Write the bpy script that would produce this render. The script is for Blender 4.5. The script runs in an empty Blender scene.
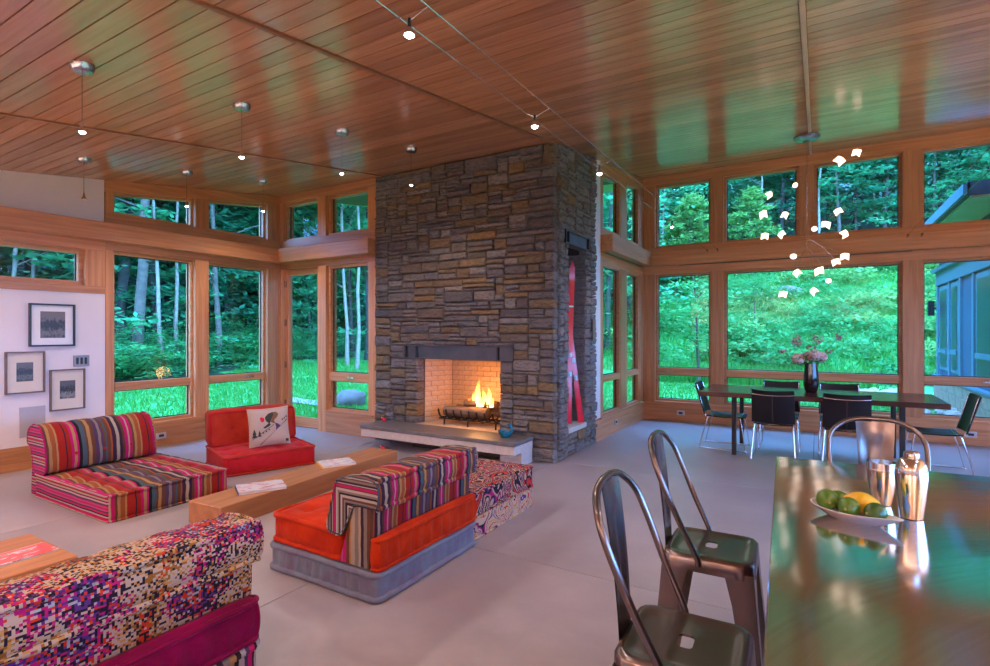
import bpy, bmesh, math, random
from mathutils import Vector, Matrix, noise
random.seed(7)
PI = math.pi
SC = bpy.context.scene
COL = SC.collection
# ---------------------------------------------------------------- camera
cam_d = bpy.data.cameras.new('camera'); cam = bpy.data.objects.new('camera', cam_d); COL.objects.link(cam)
cam_d.sensor_width = 36.0; cam_d.lens = 36.0 * 537.12 / 990; cam_d.shift_y = -0.65 / 990
cam_d.clip_start = 0.05; cam_d.clip_end = 300
cam.location = (0, 0, 1.45); cam.rotation_euler = (PI / 2, 0, 0.53955)
SC.camera = cam
# ---------------------------------------------------------------- world: even blue evening sky
W = bpy.data.worlds.new('evening_sky'); SC.world = W; W.use_nodes = True
bg = W.node_tree.nodes['Background']
bg.inputs['Color'].default_value = (0.14, 0.40, 1.0, 1); bg.inputs['Strength'].default_value = 20.5
# ---------------------------------------------------------------- exposure
vs = SC.view_settings
vs.view_transform = 'Standard'; vs.look = 'None'; vs.gamma = 1.0; vs.use_curve_mapping = False
vs.exposure = 0.45
SC.cycles.use_denoising = True
SC.cycles.max_bounces = 8; SC.cycles.diffuse_bounces = 4; SC.cycles.glossy_bounces = 4
SC.cycles.transparent_max_bounces = 16; SC.cycles.sample_clamp_indirect = 6.0
SC.cycles.caustics_reflective = False; SC.cycles.caustics_refractive = False
LAMP = dict(pendant=30.0, cable=22.0, fire=13.0, uplight=300.0)  # uplight: unseen lamps added as fill
WARM = (1.0, 0.86, 0.82)

# ================================================================ helpers
class MB:
    def __init__(s): s.v = []; s.f = []
    def add(s, vs_, fs):
        n = len(s.v); s.v += [tuple(p) for p in vs_]; s.f += [tuple(i + n for i in f) for f in fs]; return s
    def box(s, x0, x1, y0, y1, z0, z1):
        return s.add([(x0,y0,z0),(x1,y0,z0),(x1,y1,z0),(x0,y1,z0),(x0,y0,z1),(x1,y0,z1),(x1,y1,z1),(x0,y1,z1)],
                     [(3,2,1,0),(4,5,6,7),(0,1,5,4),(1,2,6,5),(2,3,7,6),(3,0,4,7)])
    def hexa(s, p):      # 8 points bottom ring then top ring
        return s.add(p, [(3,2,1,0),(4,5,6,7),(0,1,5,4),(1,2,6,5),(2,3,7,6),(3,0,4,7)])
    def tube(s, pts, r, n=8, closed=False, cap=True):
        pts = [Vector(p) for p in pts]; m = len(pts); rs = r if isinstance(r, (list, tuple)) else [r] * m
        ring = []; up = None
        for i in range(m):
            a = pts[i - 1] if (i > 0 or closed) else pts[i]; b = pts[(i + 1) % m] if (i < m - 1 or closed) else pts[i]
            t = (b - a)
            t = t.normalized() if t.length > 1e-9 else Vector((0, 0, 1))
            if up is None: up = t.orthogonal().normalized()
            else:
                up = up - t * up.dot(t); up = up.normalized() if up.length > 1e-6 else t.orthogonal().normalized()
            w = t.cross(up)
            ring.append([pts[i] + (up * math.cos(2*PI*k/n) + w * math.sin(2*PI*k/n)) * rs[i] for k in range(n)])
        vs_ = [p for q in ring for p in q]; fs = []
        for i in range(m if closed else m - 1):
            j = (i + 1) % m
            for k in range(n):
                fs.append((i*n+k, i*n+(k+1)%n, j*n+(k+1)%n, j*n+k))
        if cap and not closed:
            fs.append(tuple(reversed(range(n)))); fs.append(tuple((m-1)*n+k for k in range(n)))
        return s.add(vs_, fs)
    def lathe(s, prof, n=24, c=(0,0,0)):
        vs_ = []; fs = []; m = len(prof)
        for r, z in prof:
            for k in range(n): vs_.append((c[0]+r*math.cos(2*PI*k/n), c[1]+r*math.sin(2*PI*k/n), c[2]+z))
        for i in range(m-1):
            for k in range(n): fs.append((i*n+k, i*n+(k+1)%n, (i+1)*n+(k+1)%n, (i+1)*n+k))
        fs.append(tuple(reversed(range(n)))); fs.append(tuple((m-1)*n+k for k in range(n)))
        return s.add(vs_, fs)
    def prism(s, poly, axis, a, b):   # poly of 2D points extruded along axis
        def P(u, w, t): return {'x': (t,u,w), 'y': (u,t,w), 'z': (u,w,t)}[axis]
        n = len(poly)
        vs_ = [P(u,w,a) for u,w in poly] + [P(u,w,b) for u,w in poly]
        fs = [tuple(range(n)), tuple(range(2*n-1, n-1, -1))] + [(i, i+n, (i+1)%n+n, (i+1)%n) for i in range(n)]
        return s.add(vs_, fs)
    def ball(s, c, r, n=12, m=8):
        rx, ry, rz = r if isinstance(r, (list, tuple)) else (r, r, r)
        vs_ = [(c[0], c[1], c[2]-rz)]; fs = []
        for i in range(1, m):
            a = -PI/2 + PI*i/m
            for k in range(n): vs_.append((c[0]+rx*math.cos(a)*math.cos(2*PI*k/n), c[1]+ry*math.cos(a)*math.sin(2*PI*k/n), c[2]+rz*math.sin(a)))
        vs_.append((c[0], c[1], c[2]+rz)); L = len(vs_)-1
        for k in range(n): fs.append((0, 1+(k+1)%n, 1+k)); fs.append((L, L-n+k, L-n+(k+1)%n))
        for i in range(m-2):
            for k in range(n): fs.append((1+i*n+k, 1+i*n+(k+1)%n, 1+(i+1)*n+(k+1)%n, 1+(i+1)*n+k))
        return s.add(vs_, fs)
    def xf(s, M): s.v = [tuple(M @ Vector(p)) for p in s.v]; return s

def mat_of(o):
    return Matrix.LocRotScale(o.location, o.rotation_euler, o.scale)
def props(o, label=None, cat=None, group=None, kind=None):
    if label: o['label'] = label
    if cat: o['category'] = cat
    if group: o['group'] = group
    if kind: o['kind'] = kind
    return o
def mesh(name, mb, mat, bevel=0, smooth=None, seg=1):
    me = bpy.data.meshes.new(name); me.from_pydata(mb.v, [], mb.f)
    bm = bmesh.new(); bm.from_mesh(me); bmesh.ops.recalc_face_normals(bm, faces=bm.faces)
    if bevel:
        ed = [e for e in bm.edges if len(e.link_faces) == 2 and e.calc_face_angle(0) > 0.6]
        bmesh.ops.bevel(bm, geom=ed, offset=bevel, segments=seg, affect='EDGES', profile=0.6, clamp_overlap=True)
    bm.to_mesh(me); bm.free()
    if smooth is not None:
        me.shade_smooth(); me.set_sharp_from_angle(angle=math.radians(smooth))
    for m in (mat if isinstance(mat, (list, tuple)) else [mat]): me.materials.append(m)
    return me
def obj(name, mb, mat, parent=None, bevel=0, smooth=None, world=False, base=False, seg=1):
    """one mesh object; its origin goes to the centre of its bounds. parent: coordinates are the parent's own, or the world's with world=True"""
    if world and parent is not None:
        mb.xf((mat_of(parent.parent) @ mat_of(parent) if parent.parent else mat_of(parent)).inverted())
    lo = [min(p[i] for p in mb.v) for i in range(3)]; hi = [max(p[i] for p in mb.v) for i in range(3)]
    c = Vector([(lo[i]+hi[i])/2 for i in range(3)])
    if base: c.z = lo[2]
    mb.v = [(p[0]-c.x, p[1]-c.y, p[2]-c.z) for p in mb.v]
    o = bpy.data.objects.new(name, mesh(name, mb, mat, bevel, smooth, seg)); COL.objects.link(o)
    o.location = c
    if parent is not None: o.parent = parent
    return o
def place(name, me, loc, parent=None, rot=(0,0,0), scale=(1,1,1)):
    o = bpy.data.objects.new(name, me); COL.objects.link(o)
    o.location = loc; o.rotation_euler = rot; o.scale = scale
    if parent is not None: o.parent = parent
    return o
def thing(name, loc=(0,0,0), rotz=0, label=None, cat=None, group=None, kind=None):
    o = bpy.data.objects.new(name, None); COL.objects.link(o); o.empty_display_size = 0.1
    o.location = loc; o.rotation_euler = (0, 0, rotz)
    return props(o, label, cat, group, kind)
def copy_tree(o, parent=None):
    c = o.copy(); COL.objects.link(c)
    if parent is not None: c.parent = parent
    for ch in list(o.children): copy_tree(ch, c)
    return c
def bez(pts, n=8):   # Catmull-Rom through points
    P = [Vector(p) for p in pts]; out = []
    for i in range(len(P)-1):
        a = P[max(i-1,0)]; b = P[i]; c = P[i+1]; d = P[min(i+2,len(P)-1)]
        for k in range(n):
            t = k/n
            out.append(0.5*((2*b)+(c-a)*t+(2*a-5*b+4*c-d)*t*t+(-a+3*b-3*c+d)*t**3))
    out.append(P[-1]); return out

# ================================================================ materials
MATS = {}
class NT:
    def __init__(s, name):
        s.m = bpy.data.materials.new(name); s.m.use_nodes = True; s.t = s.m.node_tree
        s.b = s.t.nodes['Principled BSDF']; s.out = s.t.nodes['Material Output']
    def n(s, typ, **kw):
        nd = s.t.nodes.new(typ)
        for k, v in kw.items(): setattr(nd, k, v)
        return nd
    def l(s, a, b): s.t.links.new(a, b)
    def math(s, op, a, b=None, c=None):
        nd = s.n('ShaderNodeMath', operation=op)
        for i, x in enumerate((a, b, c)):
            if x is None: continue
            if isinstance(x, (int, float)): nd.inputs[i].default_value = x
            else: s.l(x, nd.inputs[i])
        return nd.outputs[0]
    def coord(s, which='Object'): return s.n('ShaderNodeTexCoord').outputs[which]
    def mapping(s, vec, scale=(1,1,1), loc=None, rot=(0,0,0)):
        nd = s.n('ShaderNodeMapping'); s.l(vec, nd.inputs['Vector']); nd.inputs['Scale'].default_value = scale; nd.inputs['Rotation'].default_value = rot
        if loc is not None:
            if isinstance(loc, (tuple, list)): nd.inputs['Location'].default_value = loc
            else: s.l(loc, nd.inputs['Location'])
        return nd.outputs[0]
    def noise(s, vec, scale=5, detail=3, rough=0.5, dist=0, out='Fac'):
        nd = s.n('ShaderNodeTexNoise'); s.l(vec, nd.inputs['Vector'])
        for k, v in (('Scale',scale),('Detail',detail),('Roughness',rough),('Distortion',dist)): nd.inputs[k].default_value = v
        return nd.outputs[out]
    def ramp(s, fac, stops, interp='LINEAR'):
        nd = s.n('ShaderNodeValToRGB'); cr = nd.color_ramp; cr.interpolation = interp
        while len(cr.elements) > 1: cr.elements.remove(cr.elements[-1])
        cr.elements[0].position = stops[0][0]; cr.elements[0].color = (*stops[0][1], 1)
        for p, c in stops[1:]:
            e = cr.elements.new(p); e.color = (*c, 1)
        s.l(fac, nd.inputs[0]); return nd.outputs[0]
    def mix(s, fac, a, b, typ='MIX'):
        nd = s.n('ShaderNodeMix', data_type='RGBA', blend_type=typ)
        for i, x in ((0, fac), (6, a), (7, b)):
            if isinstance(x, (int, float)): nd.inputs[i].default_value = x
            elif isinstance(x, tuple): nd.inputs[i].default_value = (*x, 1)
            else: s.l(x, nd.inputs[i])
        return nd.outputs[2]
    def bump(s, h, strength=0.2, dist=0.01):
        nd = s.n('ShaderNodeBump'); nd.inputs['Strength'].default_value = strength; nd.inputs['Distance'].default_value = dist
        s.l(h, nd.inputs['Height']); s.l(nd.outputs[0], s.b.inputs['Normal'])
    def col(s, c):
        if isinstance(c, tuple): s.b.inputs['Base Color'].default_value = (*c, 1)
        else: s.l(c, s.b.inputs['Base Color'])
    def set(s, **kw):
        for k, v in kw.items():
            k = k.replace('_', ' ')
            if isinstance(v, (int, float)) or isinstance(v, tuple): s.b.inputs[k].default_value = v
            else: s.l(v, s.b.inputs[k])
        return s
    def rnd(s): return s.n('ShaderNodeObjectInfo').outputs['Random']

def plain(name, c, rough=0.5, metal=0.0, vary=0.08, nscale=20, bump=0.0, **kw):
    t = NT(name); f = t.noise(t.coord(), nscale, 3)
    a = tuple(max(0, x*(1-vary)) for x in c); b = tuple(min(1, x*(1+vary)) for x in c)
    t.col(t.ramp(f, [(0.3, a), (0.7, b)])); t.set(Roughness=rough, Metallic=metal, **kw)
    if bump: t.bump(f, bump, 0.01)
    MATS[name] = t.m; return t.m
def wood(name, dark, light, axis, rough=0.35, freq=14, spec=0.5, vary=0.35, coat=0.0):
    t = NT(name); r = t.rnd()
    off = t.n('ShaderNodeCombineXYZ'); 
    for i in range(3): t.l(t.math('MULTIPLY', r, 37.0 + 11*i), off.inputs[i])
    sc = [freq, freq, freq]; sc['xyz'.index(axis)] = 0.7
    v = t.mapping(t.coord(), tuple(sc), off.outputs[0])
    g = t.noise(v, 1.6, 5, 0.6, 0.6); g2 = t.noise(v, 7.0, 2, 0.5)
    c = t.ramp(g, [(0.25, dark), (0.75, light)])
    c = t.mix(t.math('MULTIPLY', g2, 0.25), c, tuple(x*0.55 for x in dark))
    tone = t.math('ADD', t.math('MULTIPLY', r, vary), 1 - vary/2)
    hsv = t.n('ShaderNodeHueSaturation'); t.l(c, hsv.inputs['Color']); t.l(tone, hsv.inputs['Value'])
    t.col(hsv.outputs[0]); t.set(Roughness=rough, Specular_IOR_Level=spec, Coat_Weight=coat, Coat_Roughness=0.2)
    t.bump(g2, 0.06, 0.004); MATS[name] = t.m; return t.m
FIRD, FIRL = (0.42, 0.15, 0.052), (0.72, 0.32, 0.135)
for ax in 'xyz': wood('fir_' + ax, FIRD, FIRL, ax, 0.38)
wood('ceiling_board', (0.47, 0.185, 0.085), (0.72, 0.34, 0.17), 'x', 0.19, 12, 0.7, 0.36)
wood('ceiling_seam', (0.26, 0.085, 0.03), (0.38, 0.14, 0.055), 'y', 0.4)
wood('ceiling_conduit', (0.55, 0.30, 0.18), (0.75, 0.45, 0.28), 'y', 0.4)
wood('soffit', (0.62, 0.42, 0.2), (0.8, 0.6, 0.34), 'x', 0.6)
wood('timber', (0.34, 0.12, 0.042), (0.60, 0.26, 0.105), 'y', 0.45, 9)
wood('walnut', (0.035, 0.012, 0.008), (0.11, 0.035, 0.02), 'x', 0.22, 14, 0.6)
wood('bark_log', (0.09, 0.05, 0.03), (0.26, 0.16, 0.10), 'x', 0.9, 30)
plain('backing', (0.24, 0.08, 0.035), 0.8)
plain('plaster', (0.76, 0.68, 0.68), 0.75, vary=0.02, nscale=4)
plain('white_trim', (0.72, 0.66, 0.66), 0.6, vary=0.02)
plain('mat_board', (0.80, 0.77, 0.76), 0.8, vary=0.02)
plain('mat_cream', (0.70, 0.60, 0.50), 0.8, vary=0.02)
plain('frame_black', (0.02, 0.018, 0.02), 0.4)
plain('frame_brown', (0.16, 0.10, 0.08), 0.45)
plain('vent_grey', (0.42, 0.39, 0.44), 0.6, vary=0.02)
plain('bronze', (0.30, 0.22, 0.19), 0.35, 0.8)
plain('chrome', (0.75, 0.74, 0.76), 0.14, 1.0, vary=0.02)
plain('nickel', (0.42, 0.40, 0.40), 0.25, 1.0, vary=0.03)
plain('black_steel', (0.03, 0.03, 0.034), 0.42, 0.6)
plain('lintel_steel', (0.08, 0.074, 0.078), 0.45, 0.6, vary=0.2, nscale=6)
plain('iron', (0.018, 0.016, 0.016), 0.55, 0.5)
plain('gun_metal', (0.18, 0.145, 0.14), 0.24, 0.9, vary=0.12, nscale=5)
plain('black_leather', (0.009, 0.007, 0.008), 0.42, bump=0.1, nscale=120, Specular_IOR_Level=0.3)
plain('leather_stitch', (0.05, 0.035, 0.03), 0.6)
plain('dark_vase', (0.018, 0.010, 0.009), 0.12)
plain('teal_glaze', (0.01, 0.13, 0.20), 0.12)
plain('ski_red', (0.70, 0.008, 0.025), 0.18, vary=0.05)
plain('ski_binding', (0.35, 0.34, 0.35), 0.3, 0.6)
plain('ornament_red', (0.65, 0.01, 0.03), 0.3)
plain('white_china', (0.80, 0.78, 0.78), 0.15, vary=0.01)
plain('lime_green', (0.08, 0.17, 0.015), 0.35, vary=0.3, nscale=30, bump=0.1)
plain('lime_dark', (0.035, 0.10, 0.012), 0.35, vary=0.35, nscale=30, bump=0.1)
plain('lemon_yellow', (0.75, 0.42, 0.02), 0.4, vary=0.1, nscale=60, bump=0.15)
plain('fruit_stem', (0.42, 0.40, 0.14), 0.7)
plain('hearth_slab', (0.14, 0.125, 0.13), 0.45, vary=0.12, nscale=12)
plain('hearth_base', (0.55, 0.47, 0.42), 0.7, vary=0.08, nscale=25)
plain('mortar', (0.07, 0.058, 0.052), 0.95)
plain('firebrick', (0.62, 0.42, 0.26), 0.85, vary=0.15, nscale=30)
plain('fire_mortar', (0.36, 0.25, 0.17), 0.95)
plain('hydrangea', (0.72, 0.52, 0.46), 0.8, vary=0.15, nscale=40)
plain('dusk_flower', (0.36, 0.17, 0.18), 0.8, vary=0.2, nscale=60)
plain('flower_stem', (0.05, 0.10, 0.03), 0.7)
plain('outlet_face', (0.50, 0.47, 0.47), 0.35, 0.5)
plain('outlet_dark', (0.015, 0.015, 0.02), 0.5)
plain('paper_edge', (0.70, 0.66, 0.62), 0.8)
plain('spine_yellow', (0.75, 0.42, 0.05), 0.6)
plain('spine_navy', (0.05, 0.04, 0.16), 0.5)
def emit(name, c, s):
    t = NT(name); t.col((0.8, 0.75, 0.7)); t.set(Emission_Color=(*c, 1), Emission_Strength=s); MATS[name] = t.m; return t.m
emit('bulb_glow', (1.0, 0.93, 0.95), 30.0)
emit('shard_glow', (1.0, 0.74, 0.54), 1.9)
# window glass: clear pane, a faint mirror at a slant
t = NT('pane_glass'); t.t.nodes.remove(t.b)
tr = t.n('ShaderNodeBsdfTransparent'); tr.inputs[0].default_value = (0.97, 1.0, 0.99, 1)
gl = t.n('ShaderNodeBsdfGlossy'); gl.inputs['Roughness'].default_value = 0.02
fr = t.n('ShaderNodeLayerWeight'); fr.inputs[0].default_value = 0.5; fk = t.math('ADD', t.math('MULTIPLY', t.math('POWER', fr.outputs['Facing'], 5.0), 0.4), 0.012)
mx = t.n('ShaderNodeMixShader'); t.l(fk, mx.inputs[0]); t.l(tr.outputs[0], mx.inputs[1]); t.l(gl.outputs[0], mx.inputs[2])
t.l(mx.outputs[0], t.out.inputs[0]); MATS['pane_glass'] = t.m
# concrete
t = NT('concrete'); v = t.coord('Object')
f1 = t.noise(v, 1.3, 6, 0.62, 0.3); f2 = t.noise(v, 40, 3, 0.6)
c = t.ramp(f1, [(0.25, (0.27, 0.228, 0.237)), (0.75, (0.42, 0.358, 0.37))])
c = t.mix(t.math('MULTIPLY', f2, 0.22), c, (0.29, 0.235, 0.235)); t.col(c)
t.set(Roughness=t.math('ADD', t.math('MULTIPLY', f1, 0.25), 0.25), Specular_IOR_Level=0.5); t.bump(f2, 0.03, 0.003); MATS['concrete'] = t.m
# stone, one tone per piece
t = NT('ledge_stone'); r = t.rnd(); v = t.coord()
off = t.n('ShaderNodeCombineXYZ'); t.l(t.math('MULTIPLY', r, 91.0), off.inputs[0]); t.l(t.math('MULTIPLY', r, 53.0), off.inputs[2])
mv = t.mapping(v, (1, 1, 3.2), off.outputs[0]); f = t.noise(mv, 5, 6, 0.68, 0.5); f2 = t.noise(mv, 17, 5, 0.72)
base = t.ramp(r, [(0.0,(0.139,0.116,0.113)),(0.2,(0.197,0.168,0.160)),(0.36,(0.156,0.112,0.082)),(0.5,(0.107,0.092,0.098)),(0.60,(0.197,0.128,0.066)),(0.70,(0.172,0.148,0.148)),(0.82,(0.246,0.144,0.058)),(0.86,(0.246,0.212,0.195)),(0.93,(0.172,0.112,0.066))], 'CONSTANT')
rust = t.ramp(f, [(0.50, (0,0,0)), (0.72, (1,1,1))])
c = t.mix(t.math('MULTIPLY', rust, 0.5), base, (0.34, 0.19, 0.075))
c = t.mix(t.ramp(f2, [(0.48,(0,0,0)),(0.68,(0.9,0.9,0.9))]), c, (0.05, 0.042, 0.04)); c = t.mix(t.ramp(f2, [(0.28,(0.5,0.5,0.5)),(0.42,(0,0,0))]), c, (0.34, 0.285, 0.25)); t.col(c); t.set(Roughness=0.85)
t.bump(t.math('ADD', f, t.math('MULTIPLY', f2, 0.6)), 1.0, 0.035); MATS['ledge_stone'] = t.m
# brushed counter top
t = NT('brushed_steel'); v = t.coord()
mv = t.mapping(v, (1, 1, 1), (-0.55, 1.2, 0)); sx = t.n('ShaderNodeSeparateXYZ'); t.l(mv, sx.inputs[0])
rad = t.math('SQRT', t.math('ADD', t.math('POWER', sx.outputs[0], 2.0), t.math('POWER', sx.outputs[1], 2.0)))
cb = t.n('ShaderNodeCombineXYZ'); t.l(t.math('MULTIPLY', rad, 90.0), cb.inputs[0])
ang = t.math('ARCTAN2', sx.outputs[1], sx.outputs[0]); t.l(t.math('MULTIPLY', ang, 1.2), cb.inputs[1])
g = t.noise(cb.outputs[0], 1.0, 3, 0.6); t.col(t.ramp(g, [(0.3, (0.74,0.73,0.72)), (0.7, (0.9,0.89,0.88))]))
t.set(Metallic=1.0, Roughness=0.11)
cb2 = t.n('ShaderNodeCombineXYZ'); t.l(t.math('MULTIPLY', rad, 7.0), cb2.inputs[0]); g2 = t.noise(cb2.outputs[0], 1.0, 1, 0.4)
t.bump(t.math('ADD', t.math('MULTIPLY', g, 0.05), g2), 0.2, 0.006)
tg = t.n('ShaderNodeTangent', direction_type='RADIAL', axis='Z'); t.l(tg.outputs[0], t.b.inputs['Tangent']); MATS['brushed_steel'] = t.m
# shaker steel
t = NT('shaker_steel'); t.col((0.72, 0.69, 0.67)); t.set(Metallic=1.0, Roughness=0.16); MATS['shaker_steel'] = t.m
# velvet
def velvet(name, c, c2=None, rough=0.85):
    t = NT(name); f = t.noise(t.coord(), 7, 4, 0.6); c2 = c2 or tuple(x*0.72 for x in c)
    t.col(t.ramp(f, [(0.3, c2), (0.7, c)])); t.set(Roughness=rough, Sheen_Weight=0.08, Sheen_Roughness=0.4, Specular_IOR_Level=0.12)
    t.bump(t.math('ADD', t.math('MULTIPLY', t.noise(t.coord(), 150, 2), 0.15), t.noise(t.coord(), 13, 3, 0.6)), 0.5, 0.02); MATS[name] = t.m
velvet('velvet_orange', (0.52, 0.034, 0.003), (0.34, 0.013, 0.002))
velvet('velvet_red', (0.48, 0.012, 0.022), (0.34, 0.010, 0.010))
velvet('velvet_rust', (0.42, 0.035, 0.016), (0.30, 0.018, 0.01))
velvet('velvet_magenta', (0.23, 0.001, 0.055), (0.13, 0.001, 0.03))
velvet('linen_blue', (0.17, 0.21, 0.26), (0.16, 0.12, 0.18))
# striped weave
PAL = dict(br=(0.122,0.045,0.022), mg=(0.446,0.007,0.115), rd=(0.302,0.014,0.009), dk=(0.036,0.016,0.036), tan=(0.360,0.194,0.079), cr=(0.360,0.288,0.216), te=(0.050,0.086,0.108), pu=(0.079,0.036,0.094), rs=(0.288,0.072,0.022), gr=(0.202,0.166,0.144), bk=(0.014,0.009,0.011), pk=(0.432,0.072,0.187), wt=(0.403,0.360,0.346))
SEQ = 'br te br rs dk cr dk br mg cr mg br tan rs tan rd rd dk rd mg tan mg bk te br tan br pu gr pu'.split()
SEQ2 = 'mg pk mg pu wt mg bk cr rd mg wt bk mg pu pk mg'.split()
def stripes(name, axis, period, seq, endaxis=None, endmode='z', seq2=SEQ2, endper=0.21, endn='y'):
    t = NT(name); v = t.coord(); sp = t.n('ShaderNodeSeparateXYZ'); t.l(v, sp.inputs[0])
    q = lambda a: sp.outputs['xyz'.index(a)]
    def band(x, per, sq):
        fr = t.math('FRACT', t.math('ADD', t.math('DIVIDE', x, per), 20.0)); rs = random.Random(len(sq)*3+1)
        w = [rs.uniform(0.5, 1.6) for _ in sq]; tot = sum(w); p = 0; st = []
        for ww, k in zip(w, sq): st.append((p/tot, PAL[k])); p += ww
        return t.ramp(fr, st, 'CONSTANT')
    wob = t.math('MULTIPLY', t.math('SUBTRACT', t.noise(v, 9, 2), 0.5), 0.02)
    c = band(t.math('ADD', q(axis), wob), period, seq)
    if endmode:
        nm = t.n('ShaderNodeSeparateXYZ'); t.l(t.coord('Normal'), nm.inputs[0])
        e = t.math('GREATER_THAN', t.math('ABSOLUTE', nm.outputs['xyz'.index(endn)]), 0.75)
        if endmode == 'z': x2 = q('z')
        else: x2 = t.math('MINIMUM', t.math('SUBTRACT', 0.175, q('z')), t.math('ADD', q('x'), 0.2))
        c = t.mix(e, c, band(x2, endper, seq2))
    fine = t.noise(v, 260, 1); c = t.mix(t.math('MULTIPLY', fine, 0.25), c, (0.03, 0.02, 0.02))
    t.col(c); t.set(Roughness=0.9, Sheen_Weight=0.03, Specular_IOR_Level=0.1); t.bump(fine, 0.15, 0.003); MATS[name] = t.m
stripes('stripe_seat', 'y', 0.68, SEQ, endper=0.16)
stripes('stripe_back', 'y', 0.50, SEQ, endmode='L', seq2='bk wt br gr dk wt br mg br wt gr bk wt br gr dk'.split(), endper=0.16)
stripes('stripe_wedge', 'y', 0.50, SEQ, endmode=None)
stripes('stripe_wedge_end', 'x', 0.30, 'gr cr dk gr br br gr mg bk mg pk mg br tan cr'.split(), endmode=None)
stripes('stripe_base', 'y', 0.25, 'bk wt dk gr tan bk wt pu mg bk wt gr'.split(), endmode=None)
# woven pixel mosaic
def mosaic(name, cell, stops, nsc=5.0, mixw=0.3, speck=0.0, shift=0.0):
    t = NT(name); v = t.coord()
    sn = t.n('ShaderNodeVectorMath', operation='SNAP'); t.l(v, sn.inputs[0]); sn.inputs[1].default_value = (cell, cell, cell)
    wn = t.n('ShaderNodeTexWhiteNoise', noise_dimensions='3D'); t.l(sn.outputs[0], wn.inputs['Vector'])
    of = t.n('ShaderNodeVectorMath', operation='ADD'); t.l(sn.outputs[0], of.inputs[0]); of.inputs[1].default_value = (3.7, 1.3, 9.1)
    w2 = t.n('ShaderNodeTexWhiteNoise', noise_dimensions='3D'); t.l(of.outputs[0], w2.inputs['Vector'])
    big = t.noise(sn.outputs[0], nsc, 2, 0.5); pat = t.noise(of.outputs[0], nsc*1.9, 2, 0.5)
    x = t.math('ADD', t.math('MULTIPLY', t.math('SUBTRACT', big, 0.5), 2.4), t.math('ADD', t.math('MULTIPLY', wn.outputs['Value'], mixw), 0.5 - mixw/2 + shift))
    c = t.ramp(x, stops, 'CONSTANT')
    dark = t.math('GREATER_THAN', t.math('ADD', w2.outputs['Value'], t.math('MULTIPLY', t.math('SUBTRACT', pat, 0.5), 1.6)), 1.0 - speck)
    t.col(t.mix(dark, c, BLK)); t.set(Roughness=0.92, Sheen_Weight=0.03, Specular_IOR_Level=0.1); MATS[name] = t.m
def contours(name, stops, nsc, bands, cell=0.006):
    t = NT(name); v = t.coord()
    sn = t.n('ShaderNodeVectorMath', operation='SNAP'); t.l(v, sn.inputs[0]); sn.inputs[1].default_value = (cell,)*3
    n_ = t.noise(sn.outputs[0], nsc, 1, 0.4, 1.2); x = t.math('FRACT', t.math('MULTIPLY', n_, bands))
    t.col(t.ramp(x, stops, 'CONSTANT')); t.set(Roughness=0.92, Sheen_Weight=0.03, Specular_IOR_Level=0.1); MATS[name] = t.m
CRM, BLK, MGT, ORG, PUR, MUS = (0.42,0.32,0.235), (0.018,0.012,0.024), (0.38,0.012,0.13), (0.50,0.035,0.012), (0.085,0.028,0.15), (0.26,0.105,0.018)
TAN = (0.46,0.23,0.07)
mosaic('mosaic_weave', 0.0085, [(0,ORG),(0.20,CRM),(0.24,MUS),(0.32,TAN),(0.36,CRM),(0.42,MUS),(0.45,CRM),(0.52,TAN),(0.55,CRM),(0.62,MGT),(0.66,CRM),(0.70,ORG),(0.75,MGT),(0.79,PUR),(0.88,(0.28,0.33,0.31)),(0.93,ORG)], 4.2, 0.22, 0.27)
contours('flame_weave', [(0,(0.50,0.34,0.23)),(0.16,ORG),(0.24,(0.50,0.34,0.23)),(0.38,(0.52,0.24,0.06)),(0.46,(0.50,0.34,0.23)),(0.58,PUR),(0.64,(0.50,0.34,0.23)),(0.76,MGT),(0.82,BLK),(0.87,(0.50,0.34,0.23))], 3.6, 6.0)
contours('flame_weave_top', [(0,BLK),(0.14,(0.44,0.28,0.19)),(0.26,BLK),(0.36,(0.50,0.03,0.03)),(0.50,BLK),(0.58,(0.44,0.28,0.19)),(0.70,PUR),(0.76,BLK),(0.84,MGT),(0.92,(0.44,0.28,0.19))], 4.2, 5.0)
# printed covers
def cover(name, bgc, cols, sc=9, rot=0.4):
    t = NT(name); v = t.mapping(t.coord('Generated'), (1, 1, 0), None, (0, 0, rot)); f = t.noise(t.mapping(v, (1, 2.2, 1)), sc*0.35, 2, 0.5)
    st = [(0, bgc), (0.55, bgc)]; 
    for i, c in enumerate(cols): st.append((0.56 + 0.2*i/len(cols), c))
    st.append((0.80, bgc)); t.col(t.ramp(f, st, 'CONSTANT')); t.set(Roughness=0.3); MATS[name] = t.m
cover('cover_skier', (0.58, 0.56, 0.64), [(0.55,0.05,0.06),(0.08,0.05,0.2),(0.5,0.35,0.45),(0.6,0.1,0.1)])
cover('cover_white', (0.68, 0.68, 0.74), [(0.5,0.2,0.25),(0.25,0.16,0.2),(0.45,0.4,0.45)], 12)
cover('cover_red', (0.78, 0.10, 0.10), [(0.75,0.7,0.72),(0.12,0.10,0.11),(0.8,0.25,0.15)], 8, 1.2)
def print_photo(name, seed, lo, hi, sky):
    t = NT(name); v = t.coord('Generated'); sp = t.n('ShaderNodeSeparateXYZ'); t.l(v, sp.inputs[0])
    f = t.noise(t.mapping(v, (1, 6, 5), (seed, 0, 0)), 1.6, 6, 0.75); h = t.math('ADD', sp.outputs[2], t.math('SUBTRACT', t.math('MULTIPLY', f, 1.3), 0.4))
    t.col(t.ramp(h, [(0.2, lo), (0.48, hi), (0.62, lo), (0.88, tuple(x*0.8 for x in lo)), (0.95, sky), (1.0, sky)])); t.set(Roughness=0.35); MATS[name] = t.m
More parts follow.
